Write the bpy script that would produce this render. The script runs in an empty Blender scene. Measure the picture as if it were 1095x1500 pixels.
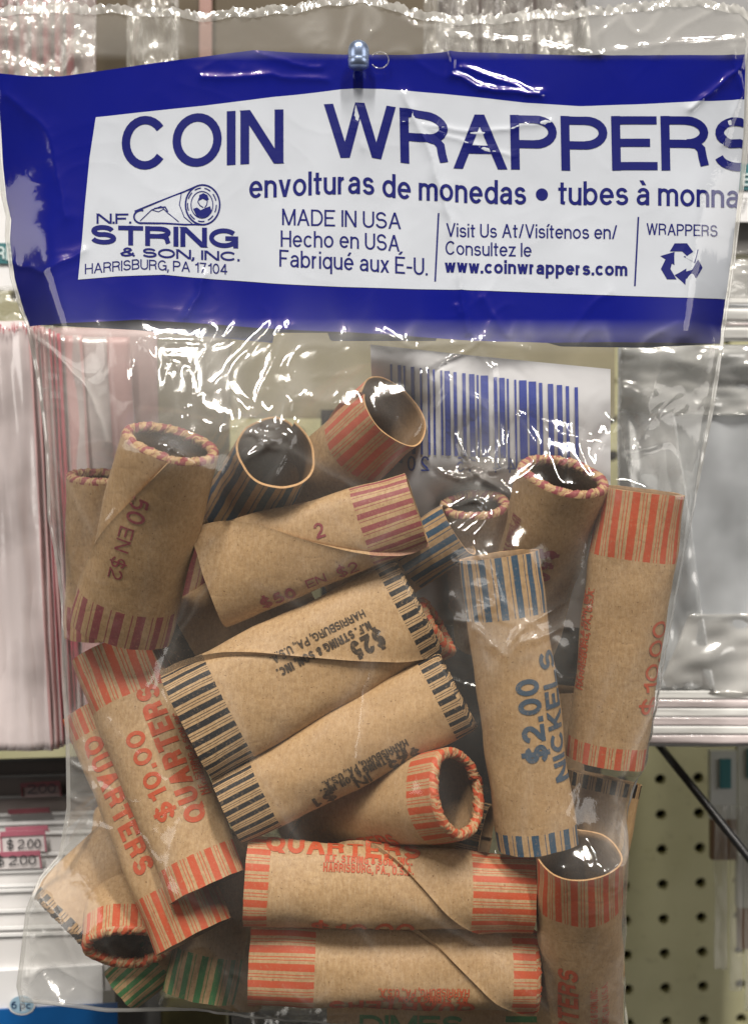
import bpy, math, random
import numpy as np
from mathutils import Vector
R = math.radians
random.seed(7)
SC = bpy.context.scene
COL = SC.collection

# ------------------------------------------------------------------ camera, world, lamps, exposure
S = 0.0002          # metres per photo pixel on the plane y = 0
D = 0.35            # camera distance from that plane
cam_d = bpy.data.cameras.new('camera'); cam = bpy.data.objects.new('camera', cam_d); COL.objects.link(cam)
cam.location = (0, -D, 0); cam.rotation_euler = (R(90), 0, 0)
cam_d.sensor_fit = 'VERTICAL'; cam_d.sensor_height = 24; cam_d.lens = 24*D/(1500*S)
cam_d.clip_start = 0.01; cam_d.clip_end = 20
cam_d.dof.use_dof = True; cam_d.dof.focus_distance = D-0.016; cam_d.dof.aperture_fstop = 7
SC.camera = cam

W = bpy.data.worlds.new("World"); SC.world = W; W.use_nodes = True
W.node_tree.nodes['Background'].inputs[0].default_value = (1.0, .93, .84, 1)
W.node_tree.nodes['Background'].inputs[1].default_value = 0.055

def area(name, loc, target, sx, sy, power, col):
    l = bpy.data.lights.new(name, 'AREA'); l.shape = 'RECTANGLE'; l.size = sx; l.size_y = sy
    l.energy = power; l.color = col
    o = bpy.data.objects.new(name, l); COL.objects.link(o); o.location = loc
    o.rotation_euler = (Vector(target)-Vector(loc)).to_track_quat('-Z', 'Y').to_euler()
    return o
area('ceiling_light', (-0.40, -1.15, 1.70), (0, 0, 0), 0.09, 0.7, 34, (1, .94, .86))
area('ceiling_light', (0.45, -1.05, 1.75), (0, 0, 0), 0.09, 0.7, 34, (1, .94, .86))
area('aisle_light', (-2.5, -1.25, 0.5), (0, 0, 0), 1.8, 1.3, 20, (1, .95, .89))  # added soft fill from the side, also puts sheen on the film edges
area('aisle_light', (2.5, -1.25, 0.6), (0, 0, 0), 1.8, 1.3, 20, (1, .95, .89))  # added matching fill from the other side

SC.view_settings.view_transform = 'Standard'; SC.view_settings.look = 'None'
SC.view_settings.exposure = 0.22; SC.view_settings.gamma = 1
SC.cycles.use_denoising = True
SC.cycles.transparent_max_bounces = 32
SC.cycles.max_bounces = 8
SC.cycles.sample_clamp_indirect = 4

# ------------------------------------------------------------------ coordinates
def at(px, py, y=0.0):
    k = (D+y)/D
    return Vector(((px-547.5)*S*k, y, (750-py)*S*k))
def pxs(y=0.0):                      # size of one pixel at depth y
    return S*(D+y)/D

# ------------------------------------------------------------------ noise (numpy gradient noise)
_rs = np.random.RandomState(11)
_perm = _rs.permutation(256); _perm = np.concatenate([_perm, _perm, _perm])
_g3 = _rs.normal(size=(256, 3)); _g3 /= np.linalg.norm(_g3, axis=1)[:, None]
def perlin(x, y, z=0.0):
    x, y, z = np.broadcast_arrays(np.asarray(x, float), np.asarray(y, float), np.asarray(z, float))
    xi, yi, zi = np.floor(x).astype(int), np.floor(y).astype(int), np.floor(z).astype(int)
    xf, yf, zf = x-xi, y-yi, z-zi
    f = lambda t: t*t*t*(t*(t*6-15)+10)
    u, v, w = f(xf), f(yf), f(zf)
    out = 0
    for a in (0, 1):
        for b in (0, 1):
            for c in (0, 1):
                h = _perm[_perm[_perm[(xi+a) & 255]+((yi+b) & 255)]+((zi+c) & 255)]
                g = _g3[h]
                d = g[..., 0]*(xf-a)+g[..., 1]*(yf-b)+g[..., 2]*(zf-c)
                out = out+d*(u if a else 1-u)*(v if b else 1-v)*(w if c else 1-w)
    return out*1.6

# ------------------------------------------------------------------ object helpers
def tag(o, label=None, cat=None, group=None, kind=None):
    if label: o['label'] = label
    if cat: o['category'] = cat
    if group: o['group'] = group
    if kind: o['kind'] = kind
    return o
def empty(name, loc, label=None, cat=None, group=None):
    o = bpy.data.objects.new(name, None); COL.objects.link(o); o.location = loc; o.empty_display_size = .01
    return tag(o, label, cat, group)
def wloc(o):
    v = Vector((0, 0, 0))
    while o: v = v+Vector(o.location); o = o.parent
    return v
def mesh(name, verts, faces, mat, parent=None, smooth=False, uv=None, autosmooth=None):
    """world-space verts -> object under parent"""
    v = np.asarray(verts, float)
    off = np.array(wloc(parent)) if parent else np.zeros(3)
    loc = (0, 0, 0)
    if not parent:
        loc = v.mean(0); off = loc
    me = bpy.data.meshes.new(name)
    me.from_pydata((v-off).tolist(), [], faces if isinstance(faces, list) else faces.tolist())
    if uv is not None:
        l = me.uv_layers.new(name='UVMap')
        idx = np.empty(len(me.loops), int); me.loops.foreach_get('vertex_index', idx)
        l.data.foreach_set('uv', np.asarray(uv)[idx].ravel())
    if smooth: me.polygons.foreach_set('use_smooth', [True]*len(me.polygons))
    me.materials.append(mat); me.update()
    o = bpy.data.objects.new(name, me); COL.objects.link(o); o.location = loc
    if parent: o.parent = parent
    return o
def grid_faces(nr, nc, wrap=False, flip=False):
    i = np.arange(nr-1)[:, None]; j = np.arange(nc if wrap else nc-1)[None, :]
    a = i*nc+j; b = i*nc+(j+1) % nc; c = (i+1)*nc+(j+1) % nc; d = (i+1)*nc+j
    f = np.stack([a, b, c, d], -1).reshape(-1, 4)
    return f[:, ::-1] if flip else f
def box(x0, x1, y0, y1, z0, z1):
    v = [(x, y, z) for x in (x0, x1) for y in (y0, y1) for z in (z0, z1)]
    return v, [(0, 1, 3, 2), (4, 6, 7, 5), (0, 4, 5, 1), (2, 3, 7, 6), (0, 2, 6, 4), (1, 5, 7, 3)]
def slab(pts, y0, y1):
    """polygon of pixel points extruded between two depths (outline measured at y0)"""
    n = len(pts)
    f = [at(x, y, y0) for x, y in pts]; b = [Vector((p.x, y1, p.z)) for p in f]
    return [tuple(p) for p in f+b], [tuple(range(n)), tuple(range(2*n-1, n-1, -1))]+[(i, i+n, (i+1) % n+n, (i+1) % n) for i in range(n)]
def lin(r, g, b):                      # display 0-255 -> linear
    f = lambda c: (c/255/12.92) if c/255 <= .04045 else ((c/255+.055)/1.055)**2.4
    return (f(r), f(g), f(b), 1)

# ------------------------------------------------------------------ materials
class NT:
    def __init__(s, name):
        s.m = bpy.data.materials.new(name); s.m.use_nodes = True; s.t = s.m.node_tree
        s.b = s.t.nodes['Principled BSDF']; s.out = s.t.nodes['Material Output']
    def n(s, typ, **kw):
        nd = s.t.nodes.new(typ)
        for k, v in kw.items():
            if k.startswith('i_'):
                key = k[2:]; key = int(key) if key.isdigit() else key.replace('_', ' ')
                if isinstance(v, bpy.types.NodeSocket): s.t.links.new(v, nd.inputs[key])
                else: nd.inputs[key].default_value = v
            else: setattr(nd, k, v)
        return nd
    def l(s, a, b): s.t.links.new(a, b)
    def math(s, op, a, b=None, c=None):
        nd = s.t.nodes.new('ShaderNodeMath'); nd.operation = op
        for i, v in enumerate((a, b, c)):
            if v is None: continue
            if isinstance(v, bpy.types.NodeSocket): s.l(v, nd.inputs[i])
            else: nd.inputs[i].default_value = v
        return nd.outputs[0]
    def mix(s, f, a, b, bt='MIX'):
        nd = s.t.nodes.new('ShaderNodeMix'); nd.data_type = 'RGBA'; nd.blend_type = bt
        for i, v in ((0, f), (6, a), (7, b)):
            if isinstance(v, bpy.types.NodeSocket): s.l(v, nd.inputs[i])
            else: nd.inputs[i].default_value = v
        return nd.outputs[2]
    def noise(s, scale, vec=None, detail=3, rough=.55, stretch=None):
        if vec is None: vec = s.n('ShaderNodeTexCoord').outputs['Object']
        if stretch:
            mp = s.n('ShaderNodeMapping'); s.l(vec, mp.inputs[0]); mp.inputs['Scale'].default_value = stretch; vec = mp.outputs[0]
        nd = s.n('ShaderNodeTexNoise', i_Scale=scale, i_Detail=detail, i_Roughness=rough); s.l(vec, nd.inputs['Vector'])
        return nd.outputs['Fac']
    def ramp(s, f, p0, p1):
        nd = s.n('ShaderNodeMapRange'); nd.inputs['From Min'].default_value = p0; nd.inputs['From Max'].default_value = p1
        s.l(f, nd.inputs['Value']); return nd.outputs[0]

def kraft_nodes(t):
    """kraft paper colour with mottling, fibres and specks"""
    big = t.noise(70, detail=2); mot = t.noise(800, detail=6, rough=.75); fib = t.noise(1500, detail=4, rough=.75, stretch=(1, .5, .25))
    c = t.mix(t.ramp(mot, .36, .66), (.325, .202, .100, 1), (.485, .322, .168, 1))
    c = t.mix(t.math('MULTIPLY', t.ramp(fib, .45, .75), .5), c, (.64, .48, .31, 1))
    c = t.mix(t.math('MULTIPLY', t.ramp(big, .35, .7), .22), c, (.36, .22, .11, 1))
    rnd = t.n('ShaderNodeObjectInfo').outputs['Random']
    c = t.mix(t.math('MULTIPLY', rnd, .28), c, (.40, .235, .10, 1))
    sp = t.noise(1500, detail=1)
    c = t.mix(t.math('MULTIPLY', t.ramp(sp, .70, .76), .65), c, (.11, .055, .025, 1))
    return c, fib, mot
def paper_surface(t, c, fib, mot, rough=.62):
    t.l(c, t.b.inputs['Base Color']); t.b.inputs['Roughness'].default_value = rough
    t.b.inputs['Specular IOR Level'].default_value = .28
    wr_ = t.noise(75, detail=2, rough=.4, stretch=(1, 1, 1.7))
    rid = t.math('ABSOLUTE', t.math('SUBTRACT', wr_, .5))
    cre = t.math('MULTIPLY', t.ramp(rid, .0, .05), .38)
    h = t.math('ADD', t.math('ADD', t.math('MULTIPLY', fib, .6), mot), cre)
    bp = t.n('ShaderNodeBump', i_Strength=.5, i_Distance=.00014); t.l(h, bp.inputs['Height']); t.l(bp.outputs[0], t.b.inputs['Normal'])
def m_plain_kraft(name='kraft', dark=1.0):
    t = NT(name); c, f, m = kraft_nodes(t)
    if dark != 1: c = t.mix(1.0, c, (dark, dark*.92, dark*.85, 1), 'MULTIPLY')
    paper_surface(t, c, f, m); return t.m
KRAFT_IN_SHADE = m_plain_kraft('kraft_inside', .52)  # inner wall: same paper, darkened in colour to stand for shade inside
KRAFT_EDGE = m_plain_kraft('kraft_cut_edge', 1.25)
INK = {'orange': lin(182, 68, 36), 'mauve': lin(130, 44, 66), 'black': lin(30, 30, 33), 'black_solid': lin(26, 26, 30), 'blue': lin(34, 72, 98), 'green': lin(38, 118, 72), 'salmon': lin(184, 84, 68)}  # salmon: pinker orange, for ink seen through hazy film
def m_wrapper(name, ink, nper, L, bA, bB, phase, twist=0.0, rim=False):
    t = NT(name); c, f, m = kraft_nodes(t)
    uv = t.n('ShaderNodeUVMap').outputs[0]; sp = t.n('ShaderNodeSeparateXYZ'); t.l(uv, sp.inputs[0])
    u, v = sp.outputs[0], sp.outputs[1]
    wob = t.noise(260, detail=2)
    uu = t.math('ADD', t.math('MULTIPLY', u, nper), phase)
    if twist: uu = t.math('ADD', uu, t.math('MULTIPLY', v, twist))
    uu = t.math('ADD', uu, t.math('MULTIPLY', t.math('SUBTRACT', wob, .5), .05 if not rim else 1.3))
    fr = t.math('FRACT', uu)
    def win(a, b):
        return t.math('MULTIPLY', t.math('GREATER_THAN', fr, a), t.math('LESS_THAN', fr, b))
    thick = win(.04, .46) if ink != 'black_solid' else win(-.1, 1.1); thin = win(.64, .70)
    if ink in ('black', 'orange', 'salmon'): thin = t.math('MAXIMUM', thin, win(.82, .87))
    s = t.math('MAXIMUM', thick, t.math('MULTIPLY', thin, .9))
    if not rim:
        vv = t.math('ADD', v, t.math('MULTIPLY', t.math('SUBTRACT', t.noise(900, detail=1), .5), .0004))
        s = t.math('MULTIPLY', s, t.math('MAXIMUM', t.math('LESS_THAN', vv, bA), t.math('GREATER_THAN', vv, L-bB)))
    wear = t.ramp(t.noise(1300, detail=3, rough=.7), .30, .44)
    s = t.math('MULTIPLY', s, t.math('ADD', t.math('MULTIPLY', wear, .34), {'mauve': .50, 'black': .66, 'blue': .62}.get(ink, .56)))
    c = t.mix(s, c, INK[ink])
    paper_surface(t, c, f, m, .5)
    return t.m
def m_ink(name, col, wear=.75):
    t = NT(name); c, f, m = kraft_nodes(t)
    w = t.ramp(t.noise(1100, detail=3, rough=.7), .30, .46)
    c = t.mix(t.math('ADD', t.math('MULTIPLY', w, .3), wear-.15), c, col); paper_surface(t, c, f, m, .5); return t.m
INKM = {k: m_ink(k+'_ink', v) for k, v in INK.items()}

def m_simple(name, col, rough=.5, spec=.5, var=.08, scale=60, metal=0, bump=0):
    t = NT(name); n = t.noise(scale, detail=4)
    c = t.mix(t.ramp(n, .3, .7), tuple(x*(1-var) for x in col[:3])+(1,), tuple(min(1, x*(1+var)) for x in col[:3])+(1,))
    t.l(c, t.b.inputs['Base Color']); t.b.inputs['Roughness'].default_value = rough
    t.b.inputs['Specular IOR Level'].default_value = spec; t.b.inputs['Metallic'].default_value = metal
    if bump:
        bp = t.n('ShaderNodeBump', i_Strength=.5, i_Distance=bump); t.l(n, bp.inputs['Height']); t.l(bp.outputs[0], t.b.inputs['Normal'])
    return t.m
def m_film(name, haze=.05, attr=False, refl=1.0, rough=.07, tint=(.985, .985, .975, 1), bump=.00012, bscale=260, hcol=(.8, .79, .76, 1)):
    """thin clear plastic: see-through, sharp reflections, a little milkiness that grows towards grazing angles"""
    t = NT(name)
    nz = t.noise(bscale, detail=4, rough=.6)
    bp = t.n('ShaderNodeBump', i_Strength=.6, i_Distance=bump); t.l(nz, bp.inputs['Height'])
    tr = t.n('ShaderNodeBsdfTransparent'); tr.inputs[0].default_value = tint
    gl = t.n('ShaderNodeBsdfGlossy', i_Roughness=rough); t.l(bp.outputs[0], gl.inputs['Normal'])
    lw = t.n('ShaderNodeLayerWeight', i_Blend=.5); t.l(bp.outputs[0], lw.inputs['Normal'])
    facing = lw.outputs['Facing']
    f5 = t.math('POWER', facing, 3.0)
    fr = t.math('MULTIPLY', t.math('ADD', .085, t.math('MULTIPLY', f5, .55)), refl)
    df = t.n('ShaderNodeBsdfDiffuse'); df.inputs[0].default_value = hcol
    tl = t.n('ShaderNodeBsdfTranslucent'); tl.inputs[0].default_value = hcol
    mm = t.n('ShaderNodeMixShader', i_Fac=.25); t.l(df.outputs[0], mm.inputs[1]); t.l(tl.outputs[0], mm.inputs[2])
    m1 = t.n('ShaderNodeMixShader'); t.l(tr.outputs[0], m1.inputs[1]); t.l(mm.outputs[0], m1.inputs[2])
    cloud = t.ramp(t.noise(28, detail=3), .38, .72)
    hz = t.math('MULTIPLY', t.math('ADD', t.math('ADD', .7, t.math('MULTIPLY', cloud, .8)), t.math('MULTIPLY', f5, 5.0)), haze)
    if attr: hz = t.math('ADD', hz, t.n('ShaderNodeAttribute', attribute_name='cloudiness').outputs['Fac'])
    t.l(hz, m1.inputs[0])
    m2 = t.n('ShaderNodeMixShader'); t.l(fr, m2.inputs[0]); t.l(m1.outputs[0], m2.inputs[1]); t.l(gl.outputs[0], m2.inputs[2])
    t.l(m2.outputs[0], t.out.inputs['Surface'])
    return t.m
def m_print(name, col, rough=.3, pink=0):
    t = NT(name); n = t.noise(35, detail=3)
    c = t.mix(t.ramp(n, .3, .7), tuple(x*.88 for x in col[:3])+(1,), col)
    t.l(c, t.b.inputs['Base Color']); t.b.inputs['Roughness'].default_value = rough
    t.b.inputs['Specular IOR Level'].default_value = .12
    if pink: t.b.inputs['Specular Tint'].default_value = (1, .6, .85, 1)
    return t.m

# ------------------------------------------------------------------ grotesque stroke lettering (built as strips)
XH = 73
def arc(cx, cy, rx, ry, a0, a1, n=None):
    n = n or max(4, int(abs(a1-a0)/15))
    return [(cx+rx*math.cos(R(a0+(a1-a0)*i/n)), cy+ry*math.sin(R(a0+(a1-a0)*i/n))) for i in range(n+1)]
def spath(w, h):
    return arc(w*.48, h*.745, w*.44, h*.255, 12, 262)[:-1]+arc(w*.5, h*.265, w*.5, h*.265, 82, -168)
def oval(w, h, y0=0): return arc(w/2, y0+h/2, w/2, h/2, 0, 360, 28)
G = {
'A': (68, [('L', 0, 0, 34, 100), ('L', 68, 0, 34, 100), ('H', 13, 55, 33)]),
'B': (60, [('V', 0, 0, 100), ('H', 0, 34, 100), ('H', 0, 36, 52), ('H', 0, 36, 0), ('P', arc(32, 76, 26, 24, 90, -90)), ('P', arc(34, 26, 26, 26, 90, -90))]),
'C': (68, [('P', arc(35, 50, 35, 50, 38, 322, 22))]),
'D': (64, [('V', 0, 0, 100), ('H', 0, 30, 100), ('H', 0, 30, 0), ('P', arc(28, 50, 36, 50, 90, -90, 16))]),
'E': (56, [('V', 0, 0, 100), ('H', 0, 56, 100), ('H', 0, 52, 51), ('H', 0, 56, 0)]),
'F': (52, [('V', 0, 0, 100), ('H', 0, 52, 100), ('H', 0, 46, 50)]),
'G': (70, [('P', arc(36, 50, 36, 50, 38, 325, 22)), ('V', 70, 0, 50), ('H', 40, 70, 48)]),
'H': (62, [('V', 0, 0, 100), ('V', 62, 0, 100), ('H', 0, 62, 52)]),
'I': (0, [('V', 0, 0, 100)]),
'K': (62, [('V', 0, 0, 100), ('L', 0, 34, 60, 100), ('L', 20, 56, 62, 0)]),
'L': (50, [('V', 0, 0, 100), ('H', 0, 50, 0)]),
'M': (74, [('V', 0, 0, 100), ('V', 74, 0, 100), ('L', 0, 100, 37, 0), ('L', 74, 100, 37, 0)]),
'N': (62, [('V', 0, 0, 100), ('V', 62, 0, 100), ('L', 0, 100, 62, 0)]),
'O': (74, [('P', oval(74, 100))]),
'P': (58, [('V', 0, 0, 100), ('H', 0, 32, 100), ('H', 0, 32, 46), ('P', arc(31, 73, 27, 27, 90, -90))]),
'Q': (74, [('P', oval(74, 100)), ('L', 46, 26, 74, -4)]),
'R': (62, [('V', 0, 0, 100), ('H', 0, 34, 100), ('H', 0, 34, 49), ('P', arc(33, 75, 27, 25, 90, -90)), ('P', [(34, 50), (48, 48), (55, 38), (57, 20), (60, 2)])]),
'S': (60, [('P', spath(60, 100))]),
'T': (58, [('V', 29, 0, 100), ('H', 0, 58, 100)]),
'U': (60, [('V', 0, 32, 100), ('V', 60, 32, 100), ('P', arc(30, 33, 30, 33, 180, 360))]),
'V': (66, [('L', 0, 100, 33, 0), ('L', 66, 100, 33, 0)]),
'W': (96, [('L', 0, 100, 24, 0), ('L', 48, 100, 24, 0), ('L', 48, 100, 72, 0), ('L', 96, 100, 72, 0)]),
'0': (50, [('P', oval(50, 100))]),
'1': (30, [('V', 30, 0, 100), ('P', [(2, 78), (18, 82), (28, 98)])]),
'2': (52, [('P', arc(26, 71, 26, 29, 172, -25)+[(36, 40), (12, 20), (2, 2)]), ('H', 0, 52, 0)]),
'3': (52, [('P', arc(25, 75, 23, 25, 160, -80)), ('P', arc(26, 27, 26, 27, 90, -165))]),
'4': (54, [('V', 41, 0, 100), ('H', 0, 54, 25), ('L', 0, 25, 41, 100)]),
'5': (52, [('H', 9, 47, 100), ('P', [(10, 100), (5, 48)]), ('P', arc(26, 33, 26, 33, 135, -160))]),
'6': (52, [('P', oval(52, 64)), ('P', arc(30, 55, 30, 45, 60, 195))]),
'7': (50, [('H', 0, 50, 100), ('L', 16, 0, 50, 100)]),
'$': (56, [('P', [(x, y) for x, y in spath(56, 100)]), ('V', 28, -12, 112)]),
'&': (68, [('P', [(68, 0), (22, 62), (17, 78), (22, 93), (34, 100), (46, 93), (50, 80), (44, 66), (14, 42), (3, 26), (7, 8), (24, 0), (42, 6), (56, 22), (62, 44)])]),
'.': (0, [('D', 0, 0)]), ',': (0, [('D', 0, 0), ('L', 0, 4, -6, -18)]), '-': (26, [('H', 0, 26, 38)]), '/': (30, [('L', 0, 0, 30, 100)]),
'a': (50, [('P', arc(25, 51, 22, 22, 165, 0)), ('V', 47, 0, 52), ('P', [(47, 42), (24, 40)]+arc(20, 20, 20, 20, 90, 270)+[(34, 4), (47, 20)])]),
'b': (54, [('V', 0, 0, 100), ('P', arc(27, 36.5, 27, 36.5, 0, 360, 20))]),
'c': (50, [('P', arc(27, 36.5, 27, 36.5, 42, 318, 16))]),
'd': (54, [('V', 54, 0, 100), ('P', arc(27, 36.5, 27, 36.5, 0, 360, 20))]),
'e': (54, [('P', arc(27, 36.5, 27, 36.5, 0, 322, 18)), ('H', 4, 54, 37)]),
'h': (48, [('V', 0, 0, 100), ('V', 48, 0, 46), ('P', arc(24, 47, 24, 26, 0, 180))]),
'i': (0, [('V', 0, 0, XH), ('D', 0, 100)]), 'í': (0, [('V', 0, 0, XH), ('L', 0, 84, 14, 104)]),
'l': (0, [('V', 0, 0, 100)]),
'm': (84, [('V', 0, 0, XH), ('V', 42, 0, 50), ('V', 84, 0, 50), ('P', arc(21, 50, 21, 23, 0, 180)), ('P', arc(63, 50, 21, 23, 0, 180))]),
'n': (48, [('V', 0, 0, XH), ('V', 48, 0, 46), ('P', arc(24, 47, 24, 26, 0, 180))]),
'o': (56, [('P', arc(28, 36.5, 28, 36.5, 0, 360, 20))]),
'p': (54, [('V', 0, -28, XH), ('P', arc(27, 36.5, 27, 36.5, 0, 360, 20))]),
'q': (54, [('V', 54, -28, XH), ('P', arc(27, 36.5, 27, 36.5, 0, 360, 20))]),
'r': (27, [('V', 0, 0, XH), ('P', arc(24, 45, 24, 28, 90, 180))]),
's': (46, [('P', spath(46, XH))]),
't': (26, [('V', 11, 6, 94), ('H', 0, 26, XH), ('P', [(11, 14), (13, 3), (26, 1)])]),
'u': (48, [('V', 48, 0, XH), ('V', 0, 27, XH), ('P', arc(24, 26, 24, 26, 180, 360))]),
'v': (48, [('L', 0, XH, 24, 0), ('L', 48, XH, 24, 0)]),
'w': (72, [('L', 0, XH, 18, 0), ('L', 36, XH, 18, 0), ('L', 36, XH, 54, 0), ('L', 72, XH, 54, 0)]),
'x': (46, [('L', 0, XH, 46, 0), ('L', 0, 0, 46, XH)]),
'z': (46, [('H', 0, 46, XH), ('H', 0, 46, 0), ('L', 2, 0, 44, XH)]),
}
G['é'] = (54, G['e'][1]+[('L', 24, 84, 38, 104)]); G['à'] = (50, G['a'][1]+[('L', 16, 104, 30, 84)])
G['É'] = (56, G['E'][1]+[('L', 24, 112, 40, 130)])
def strip(pts, w, closed=False):
    """polyline -> quads with mitred joins; returns verts, faces"""
    P = [Vector(p) for p in pts]
    if closed: P = P[:-1]
    n = len(P); V = []
    for i in range(n):
        a = P[i-1] if (i > 0 or closed) else None; b = P[(i+1) % n] if (i < n-1 or closed) else None
        d1 = (P[i]-a).normalized() if a is not None else None; d2 = (b-P[i]).normalized() if b is not None else None
        d1 = d1 or d2; d2 = d2 or d1
        t = (d1+d2); t = t.normalized() if t.length > 1e-6 else d1
        m = Vector((-t.y, t.x)); k = min(2.0, 1/max(.3, m.dot(Vector((-d1.y, d1.x)))))
        V += [P[i]+m*w/2*k, P[i]-m*w/2*k]
    F = [(2*i, 2*i+1, 2*((i+1) % n)+1, 2*((i+1) % n)) for i in range(n if closed else n-1)]
    return V, F
def letters(text, width, cap, weight, gap=None, step=None):
    """flat lettering: list of (x, y, layer) verts and quads; x from 0 to width, y up from the baseline; weight as a share of cap"""
    w = weight*100; sc = cap/100
    gap = gap if gap is not None else 9
    ws = [G[c][0] if c != ' ' else 22 for c in text]
    fixed = w*len(text)-(w*text.count(' '))+gap*(len(text)-1); var = sum(ws)
    xs = (width/sc-fixed)/max(var, 1)
    if xs < .55: xs = .55
    V, F = [], []; x = 0; layer = 0
    for c, W0 in zip(text, ws):
        if c == ' ': x += W0*xs+gap; continue
        Wd = W0*xs; low = c.islower()
        H = XH if low else 100
        def ix(v): return x+w/2+v*xs
        def iy(v):
            return v+w/2-(w*min(max(v, 0), H)/H) if 0 <= v <= H else v
        for st in G[c][1]:
            k = st[0]; closed = False
            if k in 'VL':
                if k == 'V': x0, y0, x1, y1 = st[1], st[2], st[1], st[3]
                else: x0, y0, x1, y1 = st[1:]
                X0, X1 = ix(x0), ix(x1); dx, dy = X1-X0, y1-y0; ln = math.hypot(dx, dy)
                hw = w/2*ln/max(abs(dy), 1e-3); hw = min(hw, w*1.2)
                if k == 'L' and abs(dx) > abs(dy)*1.5: v, f = strip([(X0, y0), (X1, y1)], w)
                else:
                    n = 1 if not step else max(1, int(abs(dy)*sc/step))
                    v = []; 
                    for i in range(n+1):
                        q = i/n; v += [Vector((X0+dx*q-hw, y0+dy*q)), Vector((X0+dx*q+hw, y0+dy*q))]
                    f = [(2*i, 2*i+1, 2*i+3, 2*i+2) for i in range(n)]
            elif k == 'H':
                n = 1 if not step else max(1, int((st[2]-st[1])*xs*sc/step)); yy = iy(st[3])
                X0 = ix(st[1]); X1 = ix(st[2])+(w/2 if st[2] == W0 else 0)
                if st[1] == 0: X0 -= w/2
                v, f = strip([(X0+(X1-X0)*i/n, yy) for i in range(n+1)], w*.92)
            elif k == 'D':
                X0 = ix(st[1]); y0 = st[2]; y0 = 0 if y0 == 0 else 100-w*1.05
                v, f = strip([(X0-w*.53, y0+w*.53), (X0+w*.53, y0+w*.53)], w*1.06)
            else:
                pts = [(ix(px), iy(py)) for px, py in st[1]]
                closed = (Vector(st[1][0])-Vector(st[1][-1])).length < .5
                v, f = strip(pts, w*.96, closed)
            b = len(V); V += [(p.x*sc, p.y*sc, layer) for p in v]; F += [tuple(b+q for q in ff) for ff in f]
            layer += 1
        x += Wd+w+gap
    return np.array(V, float), F

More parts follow.
